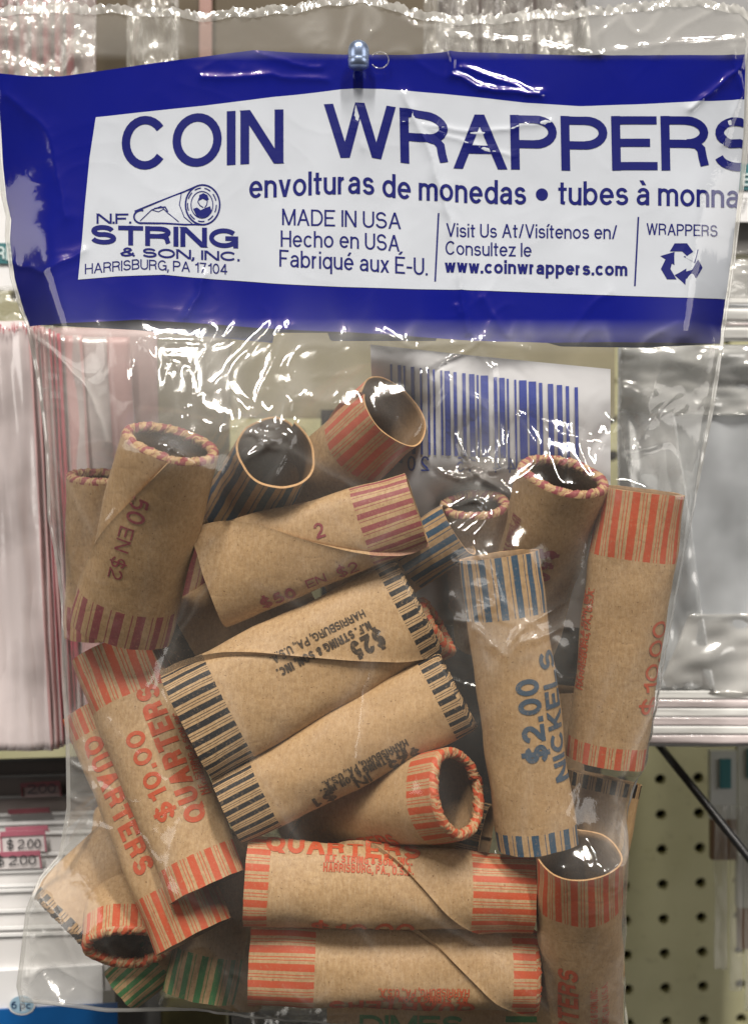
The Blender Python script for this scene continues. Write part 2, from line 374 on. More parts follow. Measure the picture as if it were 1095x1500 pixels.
# ------------------------------------------------------------------ coin wrappers
OBST = []      # outer surface points, for draping the bag
class Tube: pass
TW = {}
def coin_wrapper(key, A, B, wA, wB, ink, label, bA=0, bB=0, endA='open', endB='open', flat=(1, 1), seam=None, nper=14, phase=0.0,
                 texts=(), power=2.0, seed=0, drape=True, dent=0.0, seam_t=.0007, thick=.00045, sd=1, group='paper coin wrappers packed in the bag', roll=0):
    a0, b0 = at(*A), at(*B)
    ax = b0-a0; L = ax.length; ax.normalize()
    c = Vector((0, -1, 0)); c = (cam.location-(a0+b0)/2).normalized()
    wv = ax.cross(c).normalized(); dv = wv.cross(ax).normalized()
    if roll:
        wv, dv = wv*math.cos(R(roll))+dv*math.sin(R(roll)), dv*math.cos(R(roll))-wv*math.sin(R(roll))
    a0n, axn, wvn, dvn = map(np.array, (a0, ax, wv, dv))
    rA, rB = wA*pxs(A[2]), wB*pxs(B[2])
    px = pxs((A[2]+B[2])/2)
    bAm, bBm = bA*px, bB*px
    th0, th1 = seam if seam else (180, 180.01)
    def seam_at(v): return np.radians(th0+(th1-th0)*v)
    def surf(s, th, off=0.0):
        s, th = np.broadcast_arrays(np.asarray(s, float), np.asarray(th, float))
        v = s/L
        rw = rA+(rB-rA)*v; fl = flat[0]+(flat[1]-flat[0])*v; rd = rw*fl
        q = (sd*(th-seam_at(v))/(2*math.pi)+1e-9) % 1.0
        n = perlin(s*60+seed*7.3, np.cos(th)*1.1+seed, np.sin(th)*1.1+3.1)*.00075
        n = n+perlin(s*260+seed*3.3, np.cos(th)*3+seed, np.sin(th)*3)*.00010
        e = off+seam_t*(1-q)+n+seam_t*.6*np.exp(-q/.014)-seam_t*.35*np.exp(-(1-q)/.006)
        if dent: e = e-dent*np.exp(-((s-L*.5)/(L*.3))**2)*np.clip(np.cos(th), 0, 1)**2
        sn, cs = np.sin(th), np.cos(th)
        if power != 2.0:
            kk = (np.abs(sn)**power+np.abs(cs)**power)**(-1/power); sn, cs = sn*kk, cs*kk
        x = (rw+e)*sn; y = (rd+e)*cs
        return a0n+s[..., None]*axn+x[..., None]*wvn+y[..., None]*dvn
    root = empty('coin_wrapper', (a0+b0)/2, label, 'coin wrapper', group)
    NT_, NS = 96, 44
    rb = .00145
    sA = rb*.9 if endA == 'crimp' else 0; sB = L-(rb*.9 if endB == 'crimp' else 0)
    sl = np.linspace(sA, sB, NS); vv = sl/L
    # outer wall: columns follow the seam, last column repeats the seam on the lower layer
    j = np.linspace(0, 1, NT_+1); j = np.concatenate([[1e-5, .004, .010], j[2:-2], [.990, .996, 1-1e-5]])
    NT_ = len(j)-1
    TH = seam_at(vv)[:, None]+sd*j[None, :]*2*math.pi
    SS = np.repeat(sl[:, None], NT_+1, 1)
    PO = surf(SS, TH); 
    # ragged / rounded ends
    for end, row, sg in ((endA, 0, -1), (endB, NS-1, 1)):
        if end == 'open':
            PO[row] += (perlin(j*14+seed, seed*1.7, row)*.00022)[:, None]*axn
    PI = surf(SS, TH, -thick)
    n = NT_+1
    verts = [PO.reshape(-1, 3), PI.reshape(-1, 3)]
    uv = [np.stack([TH/(2*math.pi), SS], -1).reshape(-1, 2)]*2
    fo = grid_faces(NS, n)
    nb = NS*n
    sv_ = np.vstack([PO[:, 0], PO[:, -1]]); suv = np.vstack([uv[0].reshape(NS, n, 2)[:, 0], uv[0].reshape(NS, n, 2)[:, -1]])
    step = np.array([[nb+NS+r, nb+r, nb+r+1, nb+NS+r+1] for r in range(NS-1)])
    mat = m_wrapper(ink+'_striped_kraft', ink, nper, L, bAm, bBm, phase)
    body = mesh('paper_tube', np.vstack([verts[0], sv_]), np.vstack([fo, step]), mat, root, True, np.vstack([uv[0], suv]))
    me = body.data
    # sharp seam edge
    # inner wall and paper edges
    fi = grid_faces(NS, n, flip=True)
    edge = []
    iv = np.vstack([PI.reshape(-1, 3), PO[0], PO[-1]])
    o1 = NS*n; o2 = o1+n
    e1 = [(k, k+1, o1+k+1, o1+k) for k in range(n-1)]; e2 = [((NS-1)*n+k+1, (NS-1)*n+k, o2+k, o2+k+1) for k in range(n-1)]
    inner = mesh('paper_lining', iv, fi.tolist()+e1+e2, KRAFT_IN_SHADE, root, True)
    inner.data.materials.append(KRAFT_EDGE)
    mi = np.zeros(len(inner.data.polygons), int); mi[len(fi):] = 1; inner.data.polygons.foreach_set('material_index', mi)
    OBST.append(PO.reshape(-1, 3)) if drape else None
    # rolled, pleated rims
    for end, s0, sg in ((endA, sA, -1), (endB, sB, 1)):
        if end != 'crimp': continue
        NR = 14; phi = np.linspace(0, R(235), NR); thr = np.linspace(0, 2*math.pi, 193)[:-1]
        PH, TT = np.meshgrid(phi, thr, indexing='ij')
        pleat = (perlin(TT*7+PH*1.0+seed, PH*.8, seed)*.00035-np.abs(perlin(TT*15+PH*1.5+seed, PH*.9, seed+5))*.0009-np.abs(perlin(TT*34+PH*2, PH*1.2, seed+8))*.0003+.00025)*np.clip(PH/1.1, 0, 1)
        rr = rb+pleat
        base = surf(np.full_like(TT, s0), TT, -rb)
        ctr = surf(np.full_like(TT, s0), TT, -rb*2)
        out = base-ctr; out /= np.linalg.norm(out, axis=-1)[..., None]
        P = base+out*(rr*np.cos(PH))[..., None]+axn*(sg*rr*np.sin(PH))[..., None]
        if NR: OBST.append(P.reshape(-1, 3)) if drape else None
        dist = PH*rb
        sv = dist
        rim = mesh('rolled_rim', P.reshape(-1, 3), grid_faces(NR, len(thr), True, sg < 0),
                   m_wrapper(ink+'_rolled_rim', ink, nper, 1, 0, 0, phase, twist=120, rim=True), root, True,
                   np.stack([TT/(2*math.pi), sv], -1).reshape(-1, 2))
    # lettering printed along the tube
    for tx in texts:
        st, cpx, s_mid, thd, wid, dr = tx[:6]; col = tx[6] if len(tx) > 6 else ink; wt = tx[7] if len(tx) > 7 else .21
        V, F = letters(st, wid, cpx, wt, gap=9 if cpx < 16 else 12, step=3.0)
        tot = V[:, 0].max()
        u = (V[:, 0]-tot/2)*px; v = (V[:, 1]-cpx/2)*px
        s = s_mid*L+dr*u; r_m = (rA+(rB-rA)*s_mid); fl = flat[0]+(flat[1]-flat[0])*s_mid
        t0 = R(thd); sp = r_m*math.sqrt(math.cos(t0)**2+(fl*math.sin(t0))**2)
        th = t0-dr*v/sp
        P = surf(s, th, .00007+seam_t*.12)
        ctr = a0n+s[:, None]*axn
        nrm = P-ctr; nrm /= np.linalg.norm(nrm, axis=1)[:, None]
        P = P+nrm*(V[:, 2:3]*1.5e-6)
        mesh('printed_lettering', P, F, INKM[col], root)
    T = Tube(); T.surf = surf; T.L = L; TW[key] = T
    return root

NS_ = 'N.F. STRING & SON, INC.'; HB = 'HARRISBURG, PA., U.S.A.'
q = coin_wrapper
# --- the ones seen in front, from the top left
q('b', (250, 645, -.027), (178, 925, -.007), 70, 71, 'mauve', 'mauve striped wrapper at top left with rolled rim on top and a dark diagonal seam', bA=8, bB=58, endA='crimp', flat=(1.0, .62),
  seam=(-6, 118), nper=15, seed=1, texts=[('50', 26, .29, 16, 42, 1, 'mauve', .16), ('EN $2', 20, .52, 22, 84, 1, 'mauve', .13)], seam_t=.0008, sd=-1)
q('a', (146, 694, .008), (140, 930, .020), 47, 44, 'mauve', 'shaded wrapper with dull mauve striped rolled rim tucked behind the leftmost mauve wrapper', bA=9, bB=50, endA='crimp', flat=(.8, .7), nper=15, seed=2)
q('c', (405, 663, -.024), (352, 752, .030), 57, 57, 'blue', 'blue striped wrapper pointing its round open end at the viewer', bA=260, bB=60, flat=(.93, .9), nper=13, seed=3, thick=.0006)
q('d', (577, 603, -.016), (405, 760, .022), 58, 56, 'salmon', 'faded orange striped wrapper with open pinched mouth below the blue header', bA=92, flat=(.95, .8), nper=13, seed=4, seam=(60, 200), phase=.3)
q('e', (307, 847, -.014), (610, 745, -.018), 74, 52, 'mauve', 'pink striped flattened wrapper lying across the middle below two open wrappers', bA=0, bB=84, flat=(.45, .62), nper=19,
  seam=(-98, 88), seed=5, texts=[('$50', 21, .28, 57, 54, 1, 'mauve', .22), ('EN', 15, .47, 52, 30, 1, 'mauve', .14), ('$2', 19, .62, 54, 32, 1, 'mauve', .15), ('2', 22, .56, -14, 14, 1, 'mauve', .17)], power=2.2)
q('f', (274, 1066, -.019), (612, 888, -.012), 84, 74, 'black', 'upper wide black striped wrapper with seam running level across it', bA=68, bB=32, endB='crimp', flat=(.42, .50), nper=25,
  seam=(-92, 70), seed=6, power=2.2, texts=[('HARRISBURG, PA., U.S.A.', 11, .60, -20, 150, -1, 'black', .17), (NS_, 12, .60, -6, 150, -1, 'black', .23), ('$25', 26, .755, 10, 50, -1, 'black', .24)], seam_t=.0009, sd=-1)
q('g', (334, 1187, -.019), (670, 1012, -.017), 53, 61, 'black', 'lower black striped wrapper above the horizontal orange ones', bA=62, bB=34, endB='crimp', flat=(.62, .6), nper=21, seam=(150, 200),
  seed=8, texts=[(HB, 11, .56, 31, 135, -1, 'black', .17), (NS_, 12, .54, 43, 130, -1, 'black', .23), ('$25', 22, .70, 62, 50, -1, 'black', .22), ('IN', 18, .52, 62, 24, -1, 'black', .2), ('$1', 22, .36, 62, 34, -1, 'black', .22)])
q('h', (243, 950, .006), (440, 840, .010), 54, 54, 'black_solid', 'kraft wrapper with solid dark end showing between pink wrapper and upper black one', bA=36, flat=(.8, .8), nper=14, seed=9)
q('i', (672, 1160, -.028), (440, 1192, .014), 66, 56, 'orange', 'orange striped wrapper with oval rolled rim facing right below the black wrappers', bA=52, endA='crimp', flat=(.85, .8), nper=17,
  seam=(168, -40), seed=10, texts=[('QUARTERS', 24, .55, -58, 150, -1, 'orange', .2)])
q('j', (361, 1290, -.020), (779, 1308, -.018), 61, 52, 'orange', 'horizontal orange striped wrapper directly below the black wrappers', bA=34, bB=92, flat=(.66, .72), nper=16,
  seam=(-239, 154), seed=11, texts=[('QUARTERS', 30, .33, -60, 225, 1, 'orange', .24), (NS_, 11, .42, -36, 126, 1, 'orange', .22), (HB, 12, .42, -23, 130, 1, 'orange', .17), ('$10.00', 26, .41, 76, 150, 1, 'orange', .22)], power=2.15, sd=-1)
q('k', (367, 1409, -.016), (785, 1422, -.014), 56, 55, 'orange', 'horizontal orange striped wrapper lowest in the bag', bA=94, bB=40, endB='crimp', flat=(.72, .75), nper=15,
  seam=(-260, 102), seed=12, texts=[('QUARTERS', 28, .53, 72, 210, -1, 'orange', .22), (NS_, 11, .60, 48, 126, -1, 'orange', .2), (HB, 11, .60, 36, 130, -1, 'orange', .15)], power=2.15, seam_t=.0007, sd=-1)
q('l', (166, 948, .004), (304, 1300, -.019), 63, 57, 'orange', 'orange printed diagonal wrapper whose two lines of lettering read upwards', bA=88, bB=46, flat=(.6, .68), nper=14, seam=(120, 150),
  seed=13, texts=[('QUARTERS', 33, .50, -21, 212, -1, 'orange', .24), ('$10.00', 28, .55, 17, 138, -1, 'orange', .22), (NS_, 10, .52, -48, 130, -1, 'orange', .17), (HB, 10, .52, -60, 130, -1, 'orange', .15)])
q('m', (142, 1035, .006), (284, 1372, -.016), 50, 58, 'orange', 'orange printed diagonal wrapper at left edge whose lettering reads downwards', bA=40, bB=78, flat=(.66, .6), nper=15, seed=14, seam=(150, 185),
  texts=[('QUARTERS', 30, .42, 28, 212, 1, 'orange', .24), ('$10.00', 24, .58, -18, 120, 1, 'orange', .17)])
q('n', (187, 1390, -.010), (200, 1200, .034), 64, 60, 'orange', 'orange striped wrapper at bottom left with its rolled rim facing down', bA=44, endA='crimp', flat=(.62, .7), nper=16, seed=15, seam=(150, 200))
q('o', (92, 1354, .004), (215, 1225, .016), 64, 60, 'black', 'wrapper with dark rolled rim lying at the bottom left corner', bA=16, endA='crimp', flat=(.7, .7), nper=16, seed=16)
q('p', (176, 1452, .002), (290, 1350, .008), 34, 40, 'green', 'green striped wrapper end at bottom left below the orange rolled rim', bA=70, flat=(.8, .8), nper=13, seed=17)
q('q', (292, 1460, .000), (345, 1220, .008), 50, 50, 'green', 'green striped wrapper standing upright behind the orange diagonal ones', bA=64, flat=(.7, .8), nper=14, seed=18, phase=.4)
q('r', (480, 1484, .018), (792, 1488, .018), 44, 44, 'green', 'green printed wrapper half hidden under the lowest orange wrapper', bA=0, bB=56, flat=(.8, .8), nper=14, seed=19,
  texts=[('DIMES', 24, .39, 18, 150, 1, 'green', .22)])
q('s', (729, 813, -.026), (786, 1238, -.022), 57, 57, 'blue', 'blue striped nickel wrapper standing in front at centre right', bA=90, bB=30, flat=(.72, .78), nper=15, seed=20, seam=(170, 190), phase=.2,
  texts=[('$2.00', 33, .55, -16, 122, -1, 'blue', .22), ('NICKELS', 30, .55, -58, 190, -1, 'blue', .22)])
q('t', (824, 693, -.020), (748, 965, .016), 65, 54, 'mauve', 'mauve printed wrapper with rolled rim leaning behind the blue nickel wrapper', bA=6, endA='crimp', flat=(.8, .7), nper=16, seed=21,
  texts=[('$50', 28, .37, -8, 56, 1, 'mauve', .22), (HB, 9, .34, 42, 96, 1, 'mauve', .16), (NS_, 9, .34, 52, 96, 1, 'mauve', .16)])
q('u', (696, 735, -.004), (712, 940, .024), 50, 44, 'mauve', 'shaded wrapper with mauve rolled rim in front of the barcode label', bA=6, endA='crimp', flat=(.75, .7), nper=14, seed=22, seam=(-90, 160))
q('v', (500, 882, .006), (672, 776, -.008), 44, 42, 'blue', 'small blue striped wrapper end poking out right of the pink wrapper', bB=92, flat=(.7, .7), nper=12, seed=23)
q('w', (450, 1030, .010), (644, 916, .002), 50, 48, 'orange', 'orange striped wrapper end poking out right of the black wrappers', bB=52, endB='crimp', flat=(.7, .7), nper=14, seed=24)
q('x', (937, 718, -.019), (884, 1114, -.010), 62, 55, 'orange', 'orange striped wrapper standing upright at the right edge of the bag', bA=98, bB=32, flat=(.68, .7), nper=15, seed=25, seam=(150, 200), phase=.1,
  texts=[('$10.00', 26, .62, -60, 140, -1, 'orange', .16), ('N.F. STRING & SON, INC.', 10, .55, 62, 150, -1, 'orange', .22), (HB, 10, .55, 52, 150, -1, 'orange', .18)])
q('y', (884, 1138, .010), (850, 1330, .006), 52, 50, 'black', 'kraft wrapper with narrow black striped end below the upright orange one', bA=20, flat=(.7, .8), nper=16, seed=26)
q('z', (846, 1252, -.030), (850, 1610, .012), 61, 60, 'orange', 'orange striped wrapper at bottom right with its open end up', bA=84, flat=(.85, .72), nper=16, seed=27, seam=(150, 180),
  texts=[('QUARTERS', 30, .555, 16, 214, -1, 'orange', .22), (NS_, 10, .53, -18, 126, -1, 'orange', .2), (HB, 10, .53, -34, 130, -1, 'orange', .16)])
# --- deeper ones seen in the gaps
q('aa', (712, 1226, .008), (500, 1180, .024), 46, 44, 'black', 'shaded wrapper with black striped rim deep behind the oval orange rim', bA=34, flat=(.8, .8), nper=18, seed=28)
q('bb', (300, 770, .014), (250, 985, .022), 52, 50, 'mauve', 'dark mauve striped wrapper deep in the gap beside the leftmost mauve wrapper', bA=140, flat=(.8, .8), nper=14, seed=29)
0 and q('cc', (690, 860, .028), (660, 1180, .028), 55, 55, 'black', 'shaded kraft wrapper standing deepest behind the blue nickel wrapper', bA=70, flat=(.7, .7), nper=16, seed=30)
q('dd', (395, 1240, .030), (330, 1460, .030), 55, 55, 'orange', 'shaded kraft wrapper deep at the bottom behind the diagonal orange wrapper', bA=50, flat=(.7, .7), nper=15, seed=31)
q('ee', (800, 1010, .024), (800, 1300, .026), 52, 50, 'blue', 'shaded wrapper deep between the nickel wrapper and the right orange wrapper', bA=0, bB=50, flat=(.7, .7), nper=15, seed=32)

# ------------------------------------------------------------------ the bag: outline, draping and crumpling
def interp(pts, q):
    p = np.array(pts, float); return np.interp(q, p[:, 0], p[:, 1])
TOP = [(-60, 30), (0, 25), (60, 22), (100, 18), (200, 20), (240, 22), (300, 28), (375, 23), (430, 17), (480, 8), (530, 7), (560, 12), (600, 27), (680, 36), (760, 32), (800, 27), (860, 25), (900, 21), (960, 12), (1010, 10), (1070, 18), (1092, 40)]
BOT = [(-60, 1455), (30, 1462), (160, 1477), (290, 1472), (365, 1482), (480, 1494), (600, 1520), (700, 1540), (780, 1580), (840, 1690), (920, 1690), (1100, 1690)]
LEFT = [(0, -12), (100, -6), (180, 0), (240, 3), (290, 8), (322, 15), (350, 13), (410, 20), (460, 34), (478, 42), (560, 56), (640, 66), (760, 72), (830, 86), (900, 96), (1000, 96), (1080, 100), (1180, 100), (1250, 88), (1285, 58), (1330, 40), (1400, 33), (1440, 28), (1465, 34), (1700, 60)]
RIGHT = [(0, 1088), (40, 1090), (100, 1093), (200, 1090), (280, 1083), (380, 1072), (500, 1055), (600, 1040), (740, 1012), (840, 990), (920, 972), (1060, 946), (1120, 936), (1180, 918), (1240, 908), (1300, 906), (1400, 908), (1500, 916), (1700, 925)]
SEAM_Y = -.002
x0g, x1g, z0g, z1g = -.128, .122, -.196, .156      # world window of the height grids
def px_of(x, z, y=0.0):
    k = (D+y)/D; return x/(S*k)+547.5, 750-z/(S*k)
cg = .0012
nx, nz = int((x1g-x0g)/cg)+1, int((z1g-z0g)/cg)+1
gx = np.linspace(x0g, x1g, nx); gz = np.linspace(z0g, z1g, nz)
GX, GZ = np.meshgrid(gx, gz)                         # rows: z
PX, PY = px_of(GX, GZ)
inside = (PX > interp(LEFT, PY)+3) & (PX < interp(RIGHT, PY)-3) & (PY > interp(TOP, PX)+3) & (PY < interp(BOT, PX)-3)
front_o = np.full((nz, nx), .2); back_o = np.full((nz, nx), -.2)
pts = np.vstack(OBST)
ii = np.clip(((pts[:, 0]-x0g)/cg+.5).astype(int), 0, nx-1); jj = np.clip(((pts[:, 2]-z0g)/cg+.5).astype(int), 0, nz-1)
np.minimum.at(front_o, (jj, ii), pts[:, 1]); np.maximum.at(back_o, (jj, ii), pts[:, 1])
def shift_min(a, f):
    b = a.copy()
    b[1:] = f(b[1:], a[:-1]); b[:-1] = f(b[:-1], a[1:]); c = b.copy()
    c[:, 1:] = f(c[:, 1:], b[:, :-1]); c[:, :-1] = f(c[:, :-1], b[:, 1:]); return c
front_o = shift_min(front_o, np.minimum)-.0008; back_o = shift_min(back_o, np.maximum)+.0008
seam_h = SEAM_Y+perlin(GX*14, GZ*14, 2.2)*np.where(PY < 500, .0018, .004)-.004*np.clip((520-PY)/500, 0, 1)
def drape(obs, f, slack):
    h = f(seam_h.copy(), obs)
    h[~inside] = seam_h[~inside]
    for it in range(900):
        a = .25*(np.roll(h, 1, 0)+np.roll(h, -1, 0)+np.roll(h, 1, 1)+np.roll(h, -1, 1))+slack
        a = f(a, obs); h = np.where(inside, a, seam_h)
    for it in range(2):
        a = .25*(np.roll(h, 1, 0)+np.roll(h, -1, 0)+np.roll(h, 1, 1)+np.roll(h, -1, 1)); h = np.where(inside, a, h)
    return h
lean = -.016*np.clip((PY-60)/430, 0, 1)*np.clip(np.minimum(PX-interp(LEFT, PY), interp(RIGHT, PY)-PX)/70, 0, 1)
front_o = np.where((PY > 60) & (PY < 505) & inside, np.minimum(front_o, lean), front_o)
hf = drape(front_o, np.minimum, -3.0e-7); hb = drape(back_o, np.maximum, 3.0e-7)
hb2 = np.maximum(back_o, np.minimum(hb, hf+.004+.035*np.clip((PY-600)/260, 0, 1)))
for it in range(14):
    a = .25*(np.roll(hb2, 1, 0)+np.roll(hb2, -1, 0)+np.roll(hb2, 1, 1)+np.roll(hb2, -1, 1)); hb2 = np.where(inside, np.maximum(a, back_o), hb2)
hb = hb2
# fine grid
fg = .0005
fx = np.arange(x0g, x1g, fg); fz = np.arange(z0g, z1g, fg); FX, FZ = np.meshgrid(fx, fz)
def bil(h, xs, zs, X, Z):
    dx = xs[1]-xs[0]; dz = zs[1]-zs[0]
    i = np.clip((X-xs[0])/dx, 0, len(xs)-1.001); j = np.clip((Z-zs[0])/dz, 0, len(zs)-1.001)
    i0 = i.astype(int); j0 = j.astype(int); a = i-i0; b = j-j0
    return (h[j0, i0]*(1-a)*(1-b)+h[j0, i0+1]*a*(1-b)+h[j0+1, i0]*(1-a)*b+h[j0+1, i0+1]*a*b)
FPX, FPY = px_of(FX, FZ)
ins_f = np.clip(np.minimum.reduce([FPX-interp(LEFT, FPY), interp(RIGHT, FPY)-FPX, FPY-interp(TOP, FPX), interp(BOT, FPX)-FPY])/14, 0, 1)
base_f = bil(hf, gx, gz, FX, FZ); base_b = bil(hb, gx, gz, FX, FZ)
def smooth(a, n):
    for _ in range(n): a = .25*(np.roll(a, 1, 0)+np.roll(a, -1, 0)+np.roll(a, 1, 1)+np.roll(a, -1, 1))
    return a
base_f = smooth(base_f, 3)
def ridged(X, Z, s, seed):
    wx = perlin(X*s*.6, Z*s*.6, seed+9)*.9; wz = perlin(X*s*.6, Z*s*.6, seed+19)*.9
    n = perlin(X*s+wx, Z*s+wz, seed)
    return (1-np.clip(np.abs(n)*2.2, 0, 1))
def blob(cx, cy, rx, ry, a): return a*np.exp(-((FPX-cx)/rx)**2-((FPY-cy)/ry)**2)
header = np.clip((505-FPY)/25, 0, 1)*np.clip((FPY-80)/20, 0, 1)
lower = np.clip((FPY-500)/30, 0, 1)
amp = .24*lower+.07*header+.9*(1-header)*(1-lower)
for b in ((690, 690, 42, 55, 2.9), (660, 555, 60, 36, 2.2), (392, 640, 36, 40, 2.7), (735, 915, 62, 40, 3.0), (690, 840, 30, 60, 2.4), (850, 640, 40, 40, .8), (940, 660, 40, 30, .9), (500, 600, 60, 60, .5),
          (230, 540, 60, 40, 1.0), (420, 560, 50, 60, .8), (290, 660, 26, 40, 2.0), (940, 660, 60, 40, 1.0), (880, 1200, 40, 60, 1.2), (60, 1380, 80, 120, .9), (110, 1180, 60, 130, .9), (330, 1400, 90, 80, .7), (600, 1500, 300, 26, 1.1), (880, 1180, 60, 90, .8),
          (870, 1430, 60, 90, .5), (930, 1020, 40, 120, .4), (560, 110, 200, 25, .15), (700, 460, 60, 50, .15), (120, 600, 60, 90, .3)):
    amp = amp+blob(*b)
amp = np.clip(amp, 0, 3.2)
c1 = ridged(FX, FZ, 62, 1)**3; c2 = ridged(FX+.03, FZ, 150, 2)**2; c3 = perlin(FX*330, FZ*330, 4)
crumple = amp*(.00060*c1+(.00020+.00022*np.clip(amp-.8, 0, 1))*c2*(.3+c1)+.00003*c3)
wav = (.0006*perlin(FX*24, FZ*16, 7)+.0005*perlin(FX*60+5, FZ*22, 8))*header
# creases drawn where the photograph shows a sharp fold: pixel polyline, height (m), half width (px)
CREASES = [([(655, 70), (661, 120), (700, 140), (785, 152)], .0011, 5), ([(675, 110), (720, 128), (745, 135), (782, 152)], .0007, 4),
           ([(590, 150), (625, 230), (655, 330), (668, 420), (680, 500)], .0010, 7), ([(655, 66), (770, 74), (860, 92), (960, 78), (1085, 70)], .0010, 4),
           ([(1083, 70), (1075, 110), (1030, 148), (1000, 170)], .0009, 4), ([(1060, 80), (1078, 140), (1050, 220)], .0006, 5),
           ([(310, 415), (300, 450), (286, 478)], .0008, 6), ([(300, 125), (400, 122), (480, 128)], .0005, 5), ([(380, 88), (430, 105), (470, 112)], .0004, 4),
           ([(590, 190), (700, 208), (800, 190)], .0005, 4), ([(600, 190), (690, 225), (740, 240)], .0004, 4), ([(525, 95), (522, 160), (530, 230)], .0006, 10),
           ([(20, 150), (80, 200), (110, 330)], .0006, 12), ([(25, 390), (80, 410), (140, 380)], .0005, 6), ([(820, 500), (850, 460), (880, 440)], .0003, 8),
           ([(45, 490), (90, 520), (150, 580), (172, 620), (190, 655)], .0022, 6), ([(62, 560), (74, 700), (100, 830), (118, 900)], .0014, 6),
           ([(330, 500), (300, 560), (310, 640)], .0010, 8), ([(430, 490), (400, 560), (380, 620)], .0009, 8), ([(230, 520), (270, 560), (290, 620)], .0011, 8),
           ([(945, 1000), (905, 1080), (880, 1150), (905, 1210)], .0016, 6), ([(960, 960), (930, 1100), (860, 1190)], .0012, 6), ([(940, 1190), (905, 1280), (880, 1370), (890, 1500)], .0013, 6),
           ([(100, 1010), (110, 1100), (90, 1250), (60, 1300)], .0012, 6), ([(130, 1080), (150, 1160), (120, 1240)], .0010, 6), ([(60, 1300), (100, 1330), (130, 1420)], .0013, 6),
           ([(30, 1430), (90, 1400), (160, 1440)], .0014, 7), ([(345, 1380), (355, 1440), (420, 1478), (560, 1470)], .0012, 6), ([(800, 640), (880, 660), (930, 640)], .0010, 6),
           ([(870, 620), (910, 640), (990, 600)], .0008, 6), ([(560, 500), (600, 520), (690, 512), (760, 520)], .0012, 7), ([(640, 560), (700, 600), (720, 660), (690, 720)], .0014, 7),
           ([(655, 860), (680, 900), (700, 960)], .0012, 7), ([(690, 850), (760, 900), (800, 930)], .0012, 6), ([(1040, 520), (1020, 620), (1000, 700)], .0012, 10), ([(960, 520), (930, 600), (980, 680)], .0012, 9)]
rc = random.Random(21)
for _ in range(46):       # long shallow folds of the slack film, mostly running down and across
    cx, cy = rc.uniform(60, 960), rc.uniform(530, 1480); a = rc.choice([rc.uniform(60, 120), rc.uniform(20, 70), rc.uniform(110, 160)]); ln = rc.uniform(50, 150)
    dx, dy = math.cos(R(a))*ln, math.sin(R(a))*ln; bx, by = rc.uniform(-18, 18), rc.uniform(-18, 18)
    CREASES.append(([(cx-dx, cy-dy), (cx+bx, cy+by), (cx+dx, cy+dy)], rc.uniform(.0003, .0009), rc.uniform(4, 9)))
crs = np.zeros_like(FX)
for pl, hgt, wd in CREASES:
    pl = np.array(pl, float)
    lo = pl.min(0)-8*wd; hi = pl.max(0)+8*wd
    m = (FPX > lo[0]) & (FPX < hi[0]) & (FPY > lo[1]) & (FPY < hi[1])
    X = FPX[m]+3*perlin(FPX[m]/22, FPY[m]/22, 3); Y = FPY[m]+3*perlin(FPX[m]/22, FPY[m]/22, 6)
    best = np.full(X.shape, 1e9)
    for (ax_, ay_), (bx_, by_) in zip(pl[:-1], pl[1:]):
        t = np.clip(((X-ax_)*(bx_-ax_)+(Y-ay_)*(by_-ay_))/((bx_-ax_)**2+(by_-ay_)**2), 0, 1)
        best = np.minimum(best, np.hypot(X-ax_-t*(bx_-ax_), Y-ay_-t*(by_-ay_)))
    crs[m] = np.maximum(crs[m], hgt*(1.0 if pl[:, 1].mean() < 490 else .7)*np.exp(-best/wd))
FRONT = base_f-(crumple+crs)*ins_f+wav*ins_f
BACK = base_b+(amp*(.0012*c1+.0003*c2))*ins_f*.8
def front_y(x, z): return bil(FRONT, fx, fz, x, z)
def back_y(x, z): return bil(BACK, fx, fz, x, z)
def film_mesh(name, hfun, nu, nv, mat, parent, teeth=True):
    v = np.linspace(0, 1, nv)[:, None]; u = np.linspace(0, 1, nu)[None, :]
    # outline by pixel: u across, v down
    uu = np.repeat(u, nv, 0); vv = np.repeat(v, nu, 1)
    px = -10+uu*1100.0
    for _ in range(5):
        tp = interp(TOP, px); bt = interp(BOT, px)
        tp = tp+(perlin(px/5.5, 3.3, 1)*5+perlin(px/40, 1.3, 1)*5)*(1 if teeth else 0)
        py = tp+(bt-tp)*vv
        l, r = interp(LEFT, py), interp(RIGHT, py)
        px = l+(r-l)*uu
    X = (px-547.5)*S; Z = (750-py)*S
    Y = hfun(X, Z)
    return mesh(name, np.stack([X, Y, Z], -1).reshape(-1, 3), grid_faces(nv, nu, flip=True), mat, parent, True)
bag = empty('plastic_bag', at(525, 95, 0), 'clear plastic bag with blue printed header hanging full of paper coin wrappers', 'bag')
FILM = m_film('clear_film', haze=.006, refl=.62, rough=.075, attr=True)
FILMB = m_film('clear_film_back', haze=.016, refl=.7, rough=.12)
ff = film_mesh('front_film', front_y, 430, 600, FILM, bag)
